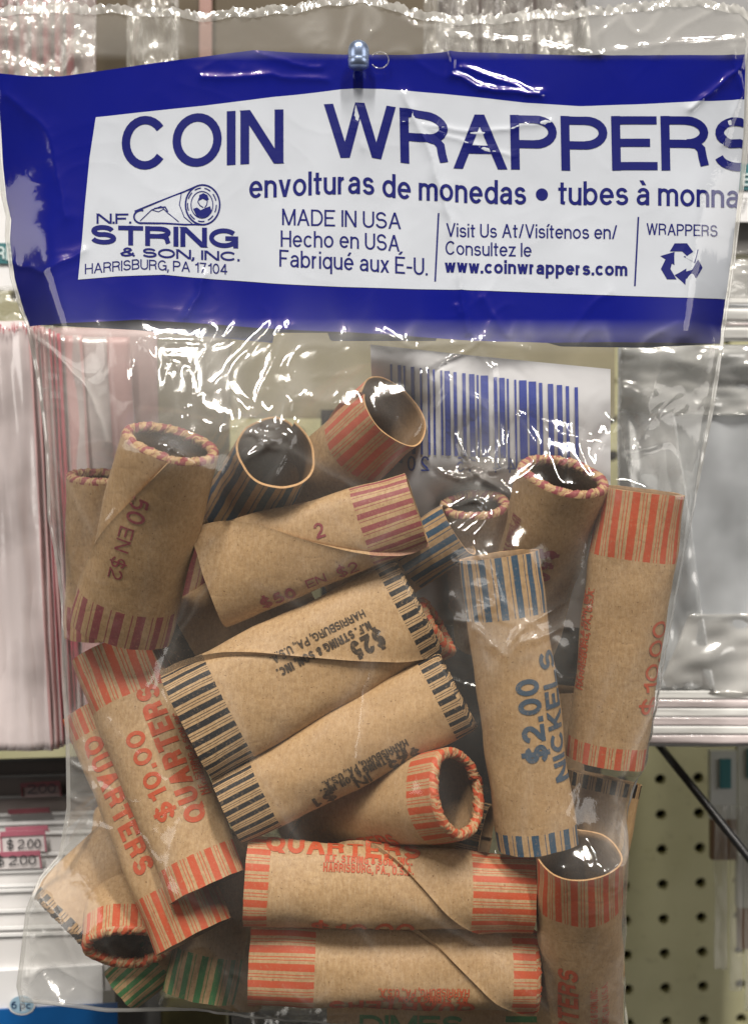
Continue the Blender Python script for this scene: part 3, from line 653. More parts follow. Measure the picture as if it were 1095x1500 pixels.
CLOUD_SHEEN = np.clip(.015*lower*(.5+np.clip(ridged(FX, FZ*.5, 30, 12)**2*2, 0, 2))+.05*(1-header)*(1-lower)+.045*(amp-.10)*lower+.20*(1-header)*(1-lower)*np.clip(c1+.45, 0, 1)+crs*110*(FPY > 500)+lower*(.16*np.exp(-np.abs(FPX-interp(LEFT, FPY))/30)+.11*np.exp(-np.abs(interp(RIGHT, FPY)-FPX)/26))*(.5+c1+c2*.6)+blob(50, 1400, 45, 90, .12)+blob(110, 580, 80, 110, .10)+blob(350, 560, 190, 70, .13)*(.4+np.clip(ridged(FX, FZ*.4, 45, 14)**2*1.6, 0, 1.6))+blob(600, 1496, 330, 18, .28)+blob(110, 1150, 40, 90, .10)+blob(980, 620, 50, 160, .07)+blob(880, 1430, 30, 120, .08), 0, .5)  # film whitening along creases, plus sheen painted in as milky patches and bands
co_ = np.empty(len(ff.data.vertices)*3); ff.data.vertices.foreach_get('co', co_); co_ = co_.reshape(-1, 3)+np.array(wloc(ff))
at_ = ff.data.attributes.new('cloudiness', 'FLOAT', 'POINT'); at_.data.foreach_set('value', bil(CLOUD_SHEEN, fx, fz, co_[:, 0], co_[:, 2]).astype(np.float32))
film_mesh('back_film', lambda x, z: np.maximum(back_y(x, z), front_y(x, z)+.0022*np.clip(bil(ins_f, fx, fz, x, z), .05, 1)), 220, 300, FILMB, bag)

# header print, all just behind the front film
BLUE = (.0006, .0055, .20, 1); BLUEM = m_print('blue_header_ink', BLUE, .22, 1); WHITEM = m_print('white_header_ink', (.53, .565, .64, 1), .4); NAVY = m_print('navy_lettering_ink', (.0015, .005, .14, 1), .4)
def coons(top, bot, left, right, nu, nv):
    u = np.linspace(0, 1, nu)[None, :]; v = np.linspace(0, 1, nv)[:, None]
    t_x0, t_x1, b_x0, b_x1 = top[0][0], top[-1][0], bot[0][0], bot[-1][0]
    xt = t_x0+(t_x1-t_x0)*u; xb = b_x0+(b_x1-b_x0)*u
    yt, yb = interp(top, xt), interp(bot, xb)
    px = xt*(1-v)+xb*v; py = yt*(1-v)+yb*v
    if left is not None:
        l = interp(left, py[:, 0])[:, None]; l0 = (t_x0*(1-v)+b_x0*v); px = px+(l-l0)*(1-u)
    if right is not None:
        r = interp(right, py[:, -1])[:, None]; r0 = (t_x1*(1-v)+b_x1*v); px = px+(r-r0)*u
    return px, py
def onto(px, py, hf_):
    """where the sight line of a photo pixel meets the film surface"""
    k = 1.0
    for _ in range(6):
        X = (px-547.5)*S*k; Z = (750-py)*S*k; Y = smooth_y(X, Z) if hf_ is front_y else hf_(X, Z); k = (D+Y)/D
    return X, Z, hf_(X, Z)
SMOOTH = smooth(base_f, 30)
def smooth_y(x, z): return bil(SMOOTH, fx, fz, x, z)
def printed(name, px, py, off, mat, parent, hf_=front_y):
    X, Z, Y = onto(px, py, hf_); Y = Y+off
    return mesh(name, np.stack([X, Y, Z], -1).reshape(-1, 3), grid_faces(px.shape[0], px.shape[1], flip=True), mat, parent, True)
B_TOP = [(-6, 106), (0, 108), (45, 112), (90, 111), (200, 95), (300, 82), (370, 73), (440, 77), (500, 80), (600, 80), (660, 75), (860, 81), (1000, 80), (1092, 80)]
B_BOT = [(42, 478), (100, 473), (200, 468), (300, 474), (400, 482), (520, 487), (620, 494), (700, 500), (800, 502), (900, 501), (1054, 503)]
px_, py_ = coons(B_TOP, B_BOT, [(a, b+1.0) for a, b in LEFT], [(a, b-1.5) for a, b in RIGHT], 430, 170)
hp = printed('printed_header', px_, py_, .00034, BLUEM, bag)
W_TOP = [(140, 171), (200, 165), (300, 155), (400, 142), (500, 131), (560, 130), (650, 137), (770, 151), (850, 155), (930, 153), (1010, 149), (1091, 145)]
W_BOT = [(114, 409), (170, 404), (240, 402), (300, 408), (400, 415), (500, 420), (600, 423), (700, 425), (880, 432), (1062, 438)]
px_, py_ = coons(W_TOP, W_BOT, [(171, 140), (230, 131), (300, 124), (360, 119), (409, 114)], [(a, b-1.5) for a, b in RIGHT], 400, 130)
printed('white_panel', px_, py_, .00022, WHITEM, hp)
SEAMF = m_film('side_seam_film', haze=.42, refl=1.6, rough=.12)
xx = np.linspace(-4, 1086, 700); ey = interp(TOP, xx)+perlin(xx/40, 1.3, 1)*5
cols_ = np.repeat(xx[:, None], 4, 1); rows_ = np.stack([ey+perlin(xx/5.5, 3.3, 1)*5+.5, ey+5, ey+9, ey+14], 1)
X = (cols_-547.5)*S; Z = (750-rows_)*S; Y = front_y(X, Z)-.0004+np.stack([perlin(xx/9, k*3.1, 2)*.0007 for k in range(4)], 1)
mesh('top_seam', np.stack([X, Y, Z], -1).reshape(-1, 3), grid_faces(700, 4), SEAMF, bag, True)
for edge, sgn in ((LEFT, 1), (RIGHT, -1)):
    yy = np.linspace(60, 1475 if sgn > 0 else 1660, 260); ex = interp(edge, yy)
    cols_ = np.stack([ex+sgn*d for d in (-.5, 2, 4.5, 7)], 1); rows_ = np.repeat(yy[:, None], 4, 1)
    X = (cols_-547.5)*S; Z = (750-rows_)*S; Y = front_y(X, Z)-.0004+np.array([.0005, -.0003, .0002, .0003])
    mesh('side_seam', np.stack([X, Y, Z], -1).reshape(-1, 3), grid_faces(260, 4, flip=True), SEAMF, bag, True)
xx = np.linspace(36, 900, 260); ey = interp(BOT, xx)
cols_ = np.repeat(xx[:, None], 4, 1); rows_ = np.stack([ey-d for d in (-.5, 2, 5, 8)], 1)
X = (cols_-547.5)*S; Z = (750-rows_)*S; Y = front_y(X, Z)-.0004+np.array([.0005, -.0003, .0002, .0003])
mesh('bottom_seam', np.stack([X, Y, Z], -1).reshape(-1, 3), grid_faces(260, 4), SEAMF, bag, True)
def place_flat(name, V2, F, mat, parent, off, hf_=front_y):
    """V2: px, py, layer"""
    V2 = np.asarray(V2, float)
    keep = V2[:, 0] < interp(RIGHT, V2[:, 1])-2
    V2[:, 0] = np.minimum(V2[:, 0], interp(RIGHT, V2[:, 1])-2)
    F = [f for f in F if any(keep[i] for i in f)]
    X, Z, Y = onto(V2[:, 0], V2[:, 1], hf_); Y = Y+off-V2[:, 2]*1.2e-6
    return mesh(name, np.stack([X, Y, Z], -1), F, mat, parent)
def htext(s, x0, x1, base, cap, wt, name='lettering', gap=None, slant=0.0):
    V, F = letters(s, x1-x0, cap, wt, gap, step=6)
    b = interp(base, x0+V[:, 0])
    place_flat(name, np.stack([x0+V[:, 0]+slant*V[:, 1], b-V[:, 1], V[:, 2]], -1), F, NAVY, hp, .00012)
TB = [(178, 249), (240, 248), (320, 243), (370, 240), (415, 239), (480, 232), (545, 231), (590, 238), (650, 246), (700, 248), (850, 250), (1000, 250), (1130, 252)]
htext('COIN', 178, 415, TB, 79, .162, 'title_lettering', gap=9)
htext('WRAPPERS', 476, 1116, TB, 80, .162, 'title_lettering', gap=7, slant=-.02)
SB = [(363, 291), (450, 286), (530, 284), (600, 292), (700, 298), (770, 300), (830, 300), (950, 301), (1082, 305)]
htext('envolturas de monedas', 365, 770, SB, 35, .14, gap=8)
htext('tubes à monna', 817, 1082, SB, 35, .14, gap=8)
dot = arc(793, 285, 9, 9, 0, 360, 24)[:-1]
place_flat('bullet_dot', [(x, y, 0) for x, y in dot]+[(793, 285, 0)], [(i, (i+1) % 24, 24) for i in range(24)], NAVY, hp, .00012)
htext('MADE IN USA', 413, 587, [(413, 329), (587, 335)], 24, .115)
htext('Hecho en USA', 411, 585, [(411, 361), (500, 363), (585, 368)], 24, .115)
htext('Fabriqué aux É-U.', 409, 626, [(409, 390), (500, 395), (626, 403)], 25, .115)
htext('Visit Us At/Visítenos en/', 653, 903, [(653, 347), (903, 350)], 20, .115)
htext('Consultez le', 652, 778, [(652, 373), (778, 376)], 20, .115)
htext('www.coinwrappers.com', 651, 918, [(651, 399), (918, 404)], 20, .19, gap=9)
htext('WRAPPERS', 946, 1050, [(946, 344), (1050, 347)], 17, .12)
for (xa, ya, xb, yb) in ((642, 312, 637, 412), (934, 318, 929, 419)):
    n = 20; v, f = strip([(xa+(xb-xa)*i/n, ya+(yb-ya)*i/n) for i in range(n+1)], 2.4)
    place_flat('divider_line', [(p.x, p.y, 0) for p in v], f, NAVY, hp, .00012)
htext('N.F.', 141, 192, [(141, 327), (192, 327)], 15, .20, gap=8)
htext('STRING', 132, 349, [(132, 357), (349, 364)], 29, .25, 'bold_lettering', gap=10)
htext('& SON, INC.', 175, 351, [(175, 375), (351, 383)], 14, .22, gap=12)
htext('HARRISBURG, PA 17104', 124, 333, [(124, 401), (200, 394), (260, 397), (333, 402)], 15, .12)
# recycling sign: three bent arrows round a triangle
RV, RF = [], []
for k in range(3):
    a = R(120*k); ca, sa = math.cos(a), math.sin(a)
    def rot(p): return (997+(p[0]*ca-p[1]*sa), 386+(p[0]*sa+p[1]*ca)*.98, k)
    arrow = [[(-17, -18), (-10, -30), (8, -30), (1, -18)], [(1, -18), (8, -30), (17, -17), (8, -11)], [(3, -10), (25, -21), (20, 0), (14, -4)]]
    if k: arrow = arrow
    for pl in arrow:
        b = len(RV); RV += [rot(p) for p in pl]; RF.append(tuple(range(b, b+len(pl))))
place_flat('recycling_sign', RV, RF, NAVY, hp, .00012)
# trademark drawing: rolled tube with a coin medallion on its mouth
LV, LF = [], []
def line(pts, w, closed=False):
    v, f = strip(pts, w, closed); b = len(LV); ly = len(LF) % 7
    LV.extend([(p.x, p.y, ly) for p in v]); LF.extend([tuple(b+i for i in ff) for ff in f])
line([(197, 309), (230, 296), (270, 281), (290, 272)], 2.2)
line([(203, 326), (240, 327), (270, 329), (300, 329)], 2.4)
line(arc(207, 317, 11, 9.5, 80, 285, 12), 2.6)
line([(205, 323), (222, 307), (236, 302), (246, 312), (262, 325)], 1.2)
line([(222, 307), (232, 310), (240, 306)], 1.0); line([(226, 305), (242, 303), (246, 310)], 1.8)
line(arc(297, 300, 25, 29, 0, 360, 36), 2.4, True)
for a0 in range(0, 360, 40): line(arc(296, 300, 21, 24.5, a0, a0+26, 4), 1.6)
line(arc(296, 300, 16, 19.5, 0, 360, 28), 1.3, True)
def poly(pts):
    b = len(LV); LV.extend([(x, y, 3) for x, y in pts]); LF.append(tuple(range(b, b+len(pts))))
poly([(283, 306), (289, 304), (294, 308), (300, 305), (308, 302), (310, 309), (305, 316), (297, 319), (288, 316)])
poly([(292, 286), (298, 283), (304, 286), (306, 292), (303, 294), (297, 291), (292, 294)])
line([(292, 290), (290, 296), (293, 301), (298, 304)], 1.3); line([(304, 293), (303, 300), (300, 304)], 1.3)
line([(266, 283), (263, 300), (270, 318), (282, 328)], 1.2)
place_flat('tube_emblem', LV, LF, NAVY, hp, .00011)

# back of the bag: blue header edge and barcode label, seen through the bag
GREYW = m_print('label_white', (.62, .62, .65, 1), .5); BARB = m_print('barcode_blue', lin(50, 66, 150), .5)
def label_y(x, z): return np.maximum(back_y(x, z), front_y(x, z)+.0022*np.clip(bil(ins_f, fx, fz, x, z), .05, 1))
px_, py_ = coons([(542, 505), (700, 522), (893, 541)], [(560, 915), (730, 915), (893, 921)], None, None, 90, 100)
lb = printed('barcode_label', px_, py_, -.0005, GREYW, bag, label_y)
random.seed(3); xb = 572
bars = []
while xb < 846:
    w = random.choice([3, 3, 3, 5, 5, 8, 11]); bars.append((xb, w)); xb += w+random.choice([3, 3, 4, 5, 8])
for i, (xx, w) in enumerate(bars):
    y0 = 534+(xx-572)*.125; y1 = 664+(xx-572)*.045+(14 if i in (0, 1, 16, 17, len(bars)-1, len(bars)-2) else 0); n = 14
    v, f = strip([(xx+w/2-1+2*k/n, y0+(y1-y0)*k/n) for k in range(n+1)], w)
    place_flat('bar', [(p.x, p.y, 0) for p in v], f, BARB, lb, -.0008, label_y)
for ch, xx in (('0', 602), ('2', 622), ('5', 674), ('1', 692), ('4', 727), ('4', 748)):
    V, F = letters(ch, 12, 22, .13); V[:, 0] = 12-V[:, 0]     # reads mirrored: it is printed on the far side
    place_flat('digit', np.stack([xx+V[:, 0]-6, 690+(xx-602)*.02-V[:, 1], V[:, 2]], -1), F, BARB, lb, -.0008, label_y)
px_, py_ = coons([(42, 440), (200, 440), (1054, 440)], [(50, 476), (200, 484), (400, 503), (401, 488), (480, 488), (484, 500), (640, 500), (641, 490), (760, 492), (820, 508), (940, 510), (1054, 504)], None, None, 300, 14)
printed('back_header', px_, py_, -.0006, m_print('blue_back_ink', lin(40, 60, 120), .4), bag, label_y)

# ------------------------------------------------------------------ display hook
def rod(name, pts, r, mat, parent=None, seg=14, cap=True):
    P = [Vector(p) for p in pts]; V, n = [], len(P)
    rr = r if isinstance(r, (list, tuple)) else [r]*n
    up = Vector((0.02, 0, 1))
    for i, p in enumerate(P):
        d = (P[min(i+1, n-1)]-P[max(i-1, 0)]).normalized()
        ref = up if abs(d.dot(Vector((0, 0, 1)))) < .9 else Vector((1, 0, 0))
        a = d.cross(ref).normalized(); b = d.cross(a)
        V += [tuple(p+(a*math.cos(2*math.pi*k/seg)+b*math.sin(2*math.pi*k/seg))*rr[i]) for k in range(seg)]
    F = grid_faces(n, seg, True).tolist()
    if cap: F += [tuple(range(seg-1, -1, -1)), tuple(range((n-1)*seg, n*seg))]
    return mesh(name, V, F, mat, parent, True)
STEEL = m_simple('blue_grey_steel', (.30, .38, .56, 1), .34, .5, .1, metal=.85)
hy = float(front_y(np.array([(525-547.5)*S]), np.array([(750-92)*S]))[0])-.0035
hz = at(525, 82, hy)
hook = empty('display_hook', hz, 'rounded blue grey steel hook tip poking through the bag header', 'hook')
pp = []
rr = []
for i in range(9):
    a = i/8*math.pi/2; pp.append((hz.x, hz.y-.001, hz.z+.0010+.0030*math.sin(a))); rr.append(max(.0002, .0030*math.cos(a)))
rod('hook_tip', [(hz.x, hz.y-.001, hz.z-.0038), (hz.x, hz.y-.001, hz.z-.0034), (hz.x, hz.y-.001, hz.z-.0016), (hz.x, hz.y-.001, hz.z-.0012), (hz.x, hz.y-.001, hz.z-.0008)]+pp, [.0022, .0029, .0030, .00285, .0030]+rr, STEEL, hook, 24)
rod('hook_arm', [(hz.x, hz.y, hz.z-.0010), (hz.x, hz.y+.006, hz.z-.0010), (hz.x, hz.y+.02, hz.z-.001), (hz.x, .135, hz.z-.001)], .0017, STEEL, hook)
ring = [tuple(at(556+13*math.cos(R(t)), 88+12*math.sin(R(t)), hy+.002)) for t in range(-150, 160, 15)]
rod('film_loop', ring, .00016, m_film('film_loop_plastic', haze=.12, refl=1.5, rough=.1), bag, 6)

# ------------------------------------------------------------------ pegboard with real holes
def m_peg():
    t = NT('olive_pegboard'); n = t.noise(25, detail=4); n2 = t.noise(160, detail=5, rough=.7)
    c = t.mix(t.ramp(n, .3, .7), (.52, .50, .29, 1), (.63, .61, .39, 1))
    c = t.mix(t.math('MULTIPLY', t.ramp(n2, .60, .72), .35), c, (.20, .17, .09, 1))
    t.l(c, t.b.inputs['Base Color']); t.b.inputs['Roughness'].default_value = .5
    bp = t.n('ShaderNodeBump', i_Strength=.2, i_Distance=.0004); t.l(n2, bp.inputs['Height']); t.l(bp.outputs[0], t.b.inputs['Normal'])
    return t.m
YP = .155; ps = 55.5*pxs(YP); hr = 8.2*pxs(YP)
def peg(x, z, dy=0):            # board coordinates -> world (board leans away at its foot and is turned a little)
    a = R(2.6); X = x*math.cos(a)-z*math.sin(a); Z = x*math.sin(a)+z*math.cos(a)
    o = at(969, 1245, YP)
    t = R(5); return (o.x+X, o.y-Z*math.sin(t)+dy*math.cos(t), o.z+Z*math.cos(t)+dy*math.sin(t))
PV, PF = [], []
K = 20
for iz in range(-8, 26):
    for ix in range(-18, 5):
        cx, cz = ix*ps, iz*ps*.95; b = len(PV); h2 = ps/2; h3 = ps*.95/2
        for k in range(K):
            a = 2*math.pi*k/K; ca, sa = math.cos(a), math.sin(a); m = max(abs(ca), abs(sa))
            PV.append(peg(cx+hr*ca, cz+hr*sa)); PV.append(peg(cx+h2*ca/m, cz+h3*sa/m)); PV.append(peg(cx+hr*.94*ca, cz+hr*.94*sa, .004))
        for k in range(K):
            k2 = (k+1) % K
            PF += [(b+3*k, b+3*k+1, b+3*k2+1, b+3*k2), (b+3*k, b+3*k2, b+3*k2+2, b+3*k+2)]
        # K is a multiple of 4 but corners sit at 45 degrees: 20 -> add them
        for q_ in range(4):
            a = R(45+90*q_); ka = int((45+90*q_)/(360/K)); kb = (ka+1) % K
            PV.append(peg(cx+h2*(1 if math.cos(a) > 0 else -1), cz+h3*(1 if math.sin(a) > 0 else -1)))
            PF.append((b+3*ka+1, len(PV)-1, b+3*kb+1))
pb = mesh('pegboard', PV, PF, m_peg())
tag(pb, 'olive green pegboard panel with round holes behind the hanging goods', 'pegboard')
wv_, wf_ = [peg(-18.6*ps, -8.5*ps, .012), peg(4.6*ps, -8.5*ps, .012), peg(4.6*ps, 25*ps, .012), peg(-18.6*ps, 25*ps, .012)], [(0, 1, 2, 3)]
tag(mesh('wall', wv_, wf_, m_simple('dark_wall', (.03, .028, .022, 1), .8)), kind='structure')
SC['note'] = ''
del SC['note']

# ------------------------------------------------------------------ hanging goods round the bag
def sheet(name, x0, x1, y0, y1, dep, mat, parent, nx_=40, nz_=60, amp_=.0012, fx_=8, fz_=3, seed=0, skew=0.0, bulge=0.0, curl=0.0):
    """softly waved plastic or paper sheet between pixel limits at depth dep, with real thickness"""
    u, v = np.meshgrid(np.linspace(0, 1, nx_), np.linspace(0, 1, nz_))
    px = x0+(x1-x0)*u+skew*v; py = y0+(y1-y0)*v
    k = (D+dep)/D
    X = (px-547.5)*S*k; Z = (750-py)*S*k
    Y = dep+amp_*perlin(u*fx_+seed, v*fz_+seed*2, seed)+amp_*.4*perlin(u*fx_*3+seed, v*fz_*3, seed+1)-bulge*np.sin(u*math.pi)*np.sin(v*math.pi)
    a = np.stack([X, Y, Z], -1).reshape(-1, 3); b = a+np.array([0, .0003, 0]); n = nx_*nz_
    f = grid_faces(nz_, nx_, flip=True).tolist(); g = (grid_faces(nz_, nx_)+n).tolist()
    rim = list(range(nx_))+[r*nx_+nx_-1 for r in range(1, nz_)]+[(nz_-1)*nx_+c for c in range(nx_-2, -1, -1)]+[r*nx_ for r in range(nz_-2, 0, -1)]
    e = [(rim[i], rim[(i+1) % len(rim)], rim[(i+1) % len(rim)]+n, rim[i]+n) for i in range(len(rim))]
    return mesh(name, np.vstack([a, b]), f+g+e, mat, parent, True)
def plate(name, x0, x1, y0, y1, dep, th, mat, parent=None, skew=0):
    v, f = slab([(x0, y0), (x1, y0), (x1+skew, y1), (x0+skew, y1)], dep, dep+th); return mesh(name, v, f, mat, parent)
MILK = m_film('milky_plastic', haze=.85, refl=1.2, rough=.16, bump=.0004, bscale=90, hcol=(.93, .84, .84, 1))
GREYP = m_film('pale_plastic', haze=.75, refl=1.3, rough=.13, bump=.0005, bscale=70, hcol=(.84, .87, .90, 1))
CLEARP = m_film('clear_sleeve', haze=.14, refl=.7, rough=.12, bump=.0004, bscale=70)
PINK = m_simple('pink_zip_plastic', (.62, .16, .20, 1), .3); PALEP = m_simple('pale_pink_plastic', (.72, .46, .46, 1), .3)
WHITE = m_simple('white_card', (.74, .74, .75, 1), .5, .4, .04); OFFW = m_simple('cream_plastic', (.74, .74, .72, 1), .35, .5, .06)
TEAL = m_simple('teal_print', lin(60, 112, 118), .4); DKBROWN = m_simple('dark_brown_card', (.045, .03, .025, 1), .5); REDP = m_simple('red_label_print', (.55, .08, .12, 1), .5)
INKB = m_simple('black_print', (.03, .03, .035, 1), .5); TXTG = m_simple('pale_print', (.6, .72, .72, 1), .5)
def flat_text(s, x0, x1, base, cap, wt, dep, mat, parent, rise=0.0, name='lettering'):
    V, F = letters(s, x1-x0, cap, wt)
    P = [tuple(at(x0+a, base-b+rise*a, dep-c*1.5e-6)) for a, b, c in V]
    return mesh(name, P, F, mat, parent)

# pink-edged resealable bags, left
zp = empty('resealable_bag_pack', at(60, 800, .05), 'pack of milky resealable bags with pink zip edges hanging at the left', 'bag')
for i in range(9):
    xr = [44, 53, 60, 66, 74, 80, 88, 120, 190][i]; dp = .046+i*.0011
    sheet('bag_sheet', -80, xr, 470+i*3, 1100-i*3, dp, MILK, zp, 30, 50, .0016, 5, 2, seed=i*1.7, skew=34)
    sheet('zip_strip', xr-[3, 3, 2, 5, 2, 3, 6, 26, 34][i], xr, 470+i*3, 1099-i*3, dp-.0009, PALEP if i in (0, 1, 3, 7, 8) else PINK, zp, 4, 50, .0016, 1, 2, seed=i*1.7, skew=34)
bk = sheet('backing_sheet', -80, 230, 480, 1085, .060, m_simple('pale_backing', (.50, .36, .36, 1), .5), zp, 30, 40, .001, 4, 2, 3, skew=10)
for i in range(16): 
    x = -10+i*4.2+random.random()*2; v, f = slab([(x, 470+random.random()*12), (x+2.4, 471+random.random()*12), (x+1.5, 480+random.random()*10)], .0445, .0449); mesh('red_print_dash', v, f, REDP, zp)

# white card with teal band, far left
cd = empty('hang_card', at(0, 300, .06), 'white hang card with a teal band at the left edge beside the header', 'card')
plate('card_sheet', -80, 60, 160, 425, .062, .001, WHITE, cd)
plate('teal_band', -80, 60, 356, 386, .0612, .0006, TEAL, cd); flat_text('RE', -4, 20, 381, 20, .15, .0608, TXTG, cd)
sg = sheet('clear_sleeve', -80, 80, 420, 500, .055, CLEARP, cd, 40, 30, .003, 6, 5, 2)
# top left striped packets
tl = empty('striped_packet', at(60, 0, .06), 'clear packet of red striped sticks at the top left corner', 'packet')
for i in range(9):
    v, f = slab([(-40+i*17, -120), (-33+i*17, -120), (-31+i*17, 130), (-38+i*17, 130)], .066+(i % 2)*.002, .07+(i % 2)*.002); mesh('red_stick', v, f, PINK if i % 2 else REDP, tl)
sheet('clear_wrap', -80, 140, -120, 150, .058, m_film('packet_wrap', haze=.25, refl=1.1, rough=.12, bump=.001, bscale=60), tl, 50, 50, .004, 7, 6, 4)
plate('backing_card', -80, 140, -120, 150, .075, .001, m_simple('dusky_card', (.30, .22, .22, 1), .5), tl)
# brown boards across the top
BROWN = m_simple('brown_board', (.085, .062, .033, 1), .5, .4, .2, 12)
plate_o = plate('brown_panel', 140, 292, -150, 300, .105, .003, BROWN); tag(plate_o, 'brown board hanging behind the header left of the pink strip', 'board', 'brown boards behind the bag')
plate_o = plate('brown_panel', 312, 640, -150, 330, .107, .003, BROWN); tag(plate_o, 'wide brown board behind the hook right of the pink strip', 'board', 'brown boards behind the bag')
plate_o = plate('pink_strip', 292, 310, -150, 200, .103, .002, m_simple('dusty_pink', (.34, .20, .17, 1), .5)); tag(plate_o, 'narrow dusty pink strip between two brown boards at the top', 'strip')
for (xa, xb_, nm, se) in ((186, 262, 'clear sleeve with a bright fold left of the pink strip at the top', 5), (620, 700, 'clear hanging sleeve right of the wide brown board', 6), (706, 780, 'clear hanging sleeve in the middle of the dark gap at the top', 7), (786, 862, 'clear hanging sleeve next to the grey panel at the top', 8)):
    s_ = sheet('clear_sleeve', xa, xb_, -160, 230, .075, CLEARP, None, 40, 60, .0045, 5, 6, se); tag(s_, nm, 'sleeve', 'clear sleeves hanging at the top')
plate_o = plate('dark_display_card', 640, 860, -150, 330, .11, .003, DKBROWN); tag(plate_o, 'dark card behind the clear sleeves at the top', 'card')
plate_o = plate('grey_backdrop', 858, 1250, -150, 260, .10, .003, m_simple('grey_card', (.27, .27, .275, 1), .5, .4, .06, 12)); tag(plate_o, 'plain grey panel at the top right corner', 'panel')
# added sheets coloured for shade behind the bag, seen through the film
plate_o = plate('grey_brown_packet', 195, 335, 440, 900, .085, .004, m_simple('grey_brown_card', (.17, .155, .12, 1), .5, .4, .3, 25)); tag(plate_o, 'dim grey brown packet seen through the bag at upper left', 'packet')  # added sheet, its grey brown stands for shade on the pegboard
plate_o = plate('olive_card', 335, 900, 440, 612, .088, .003, m_simple('olive_brown_card', (.25, .225, .15, 1), .5, .4, .3, 25)); tag(plate_o, 'dim olive brown card seen through the bag below the header', 'card')  # added card, dull olive stands for pegboard in the bag's shade
plate_o = plate('dark_packet', 470, 880, 600, 1180, .085, .006, m_simple('dark_grey_plastic', (.035, .035, .038, 1), .35)); tag(plate_o, 'dark packet hanging behind the middle of the bag', 'packet')  # added dark sheet standing for shade in the gaps between wrappers

# right: pale plastic bag pack, small tag above
rp = empty('pale_bag_pack', at(1010, 800, .05), 'pack of pale grey plastic bags hanging at the right of the coin wrapper bag', 'bag')
for i in range(4):
    sheet('bag_sheet', 905+i*6, 1290, 505+i*4, 1078+i*5, .052+i*.0022, GREYP, rp, 50, 70, .0026, 2.2, 2.2, seed=30+i*2.3)
sheet('upper_fold', 908, 1290, 506, 608, .0500, m_film('folded_film', haze=.35, refl=1.6, rough=.12, bump=.0002, bscale=40, hcol=(.95, .95, .93, 1)), rp, 60, 30, .0040, 3, 2.2, seed=51)
sheet('side_fold', 906, 985, 600, 1010, .0496, m_film('side_fold_film', haze=.3, refl=1.4, rough=.12, bump=.0002, bscale=40, hcol=(.9, .92, .94, 1)), rp, 24, 60, .0030, 1.5, 3, seed=57, skew=60)
sheet('lower_fold', 1010, 1290, 900, 1016, .0492, m_film('lower_fold_film', haze=.4, refl=1.4, rough=.12, bump=.0002, bscale=40, hcol=(.95, .94, .92, 1)), rp, 50, 24, .0036, 2, 1.5, seed=63, skew=-50)
plate('white_insert', 905, 1290, 512, 1092, .064, .001, m_simple('pale_insert', (.82, .85, .88, 1), .5, .4, .05, 12), rp)
for i in range(6):
    sheet('bottom_fold', 915, 1290, 1012+i*13, 1024+i*13, .0490-i*.0008, MILK if i % 2 else OFFW, rp, 30, 5, .0006, 3, 1, seed=i*2.1)
for i, (ya, yb, mt) in enumerate(((438, 444, OFFW), (446, 450, GREYP), (452, 470, OFFW), (473, 477, MILK), (480, 497, OFFW))):
    sheet('zip_rib', 1010, 1290, ya, yb, .050-i*.0003, mt, rp, 30, 5, .0006, 3, 1, seed=i)
sheet('clear_top', 1020, 1290, 368, 440, .051, CLEARP, rp, 50, 24, .0038, 5, 3, seed=9); plate('top_insert', 1020, 1290, 380, 500, .064, .001, m_simple('pale_top', (.42, .42, .42, 1), .5), rp)
tg = empty('price_card', at(1085, 280, .06), 'white tag with a teal top and a grey digit at the right edge', 'tag')
plate('card_sheet', 1060, 1200, 240, 325, .061, .001, WHITE, tg); plate('teal_band', 1060, 1200, 240, 278, .0604, .0005, TEAL, tg)
flat_text('E', 1087, 1100, 272, 18, .16, .0600, TXTG, tg); flat_text('7', 1083, 1094, 306, 16, .12, .0600, m_simple('grey_print', (.3, .3, .3, 1), .5), tg)
pl_ = plate('ribbed_packet', 1050, 1200, 325, 372, .066, .004, m_simple('grey_ribbed', (.16, .155, .15, 1), .4)); tag(pl_, 'grey ribbed packet under the teal topped tag', 'packet')
# black wire arm
r0, r1 = at(962, 1088, .075), at(1140, 1312, .045)
wr = rod('wire_arm', [tuple(r0+(r1-r0)*i/6) for i in range(7)], 6.2*pxs(.06), m_simple('black_wire', (.012, .012, .014, 1), .3)); tag(wr, 'black wire arm slanting down to the right below the pale bags', 'wire arm')
# blurred packets lower right
for i, (xa, xb_, ya, yb, col, lab) in enumerate(((1040, 1078, 1100, 1200, (.50, .51, .50, 1), 'small white packet with a teal mark beside the wire arm'),
                                           (1080, 1180, 1085, 1330, (.42, .42, .38, 1), 'white packet at the right edge beside the wire arm'))):
    rt = empty('hanging_packet', at((xa+xb_)/2, ya, .10), lab, 'packet', 'packets hanging at the lower right')
    plate('packet_body', xa, xb_, ya, yb, .10+i*.004, .004, m_simple('packet_card', col, .5), rt)
    plate('packet_base', xa+2, xb_, yb, yb+60, .10+i*.004, .004, m_simple('rusty_card', (.16, .09, .05, 1), .5), rt)
    plate('teal_mark', xa+14, xb_-8, ya+12, ya+55, .0990+i*.004, .0008, TEAL, rt)
for i in range(4):
    s_ = sheet('clear_strip', 1046+i*22, 1064+i*22, 1180, 1420+i*30, .09+i*.002, CLEARP, None, 8, 40, .002, 1, 4, 40+i)
    tag(s_, ['leftmost', 'second', 'third', 'rightmost'][i]+' of the clear plastic strips hanging at the lower right', 'plastic strip', 'clear strips at the lower right')

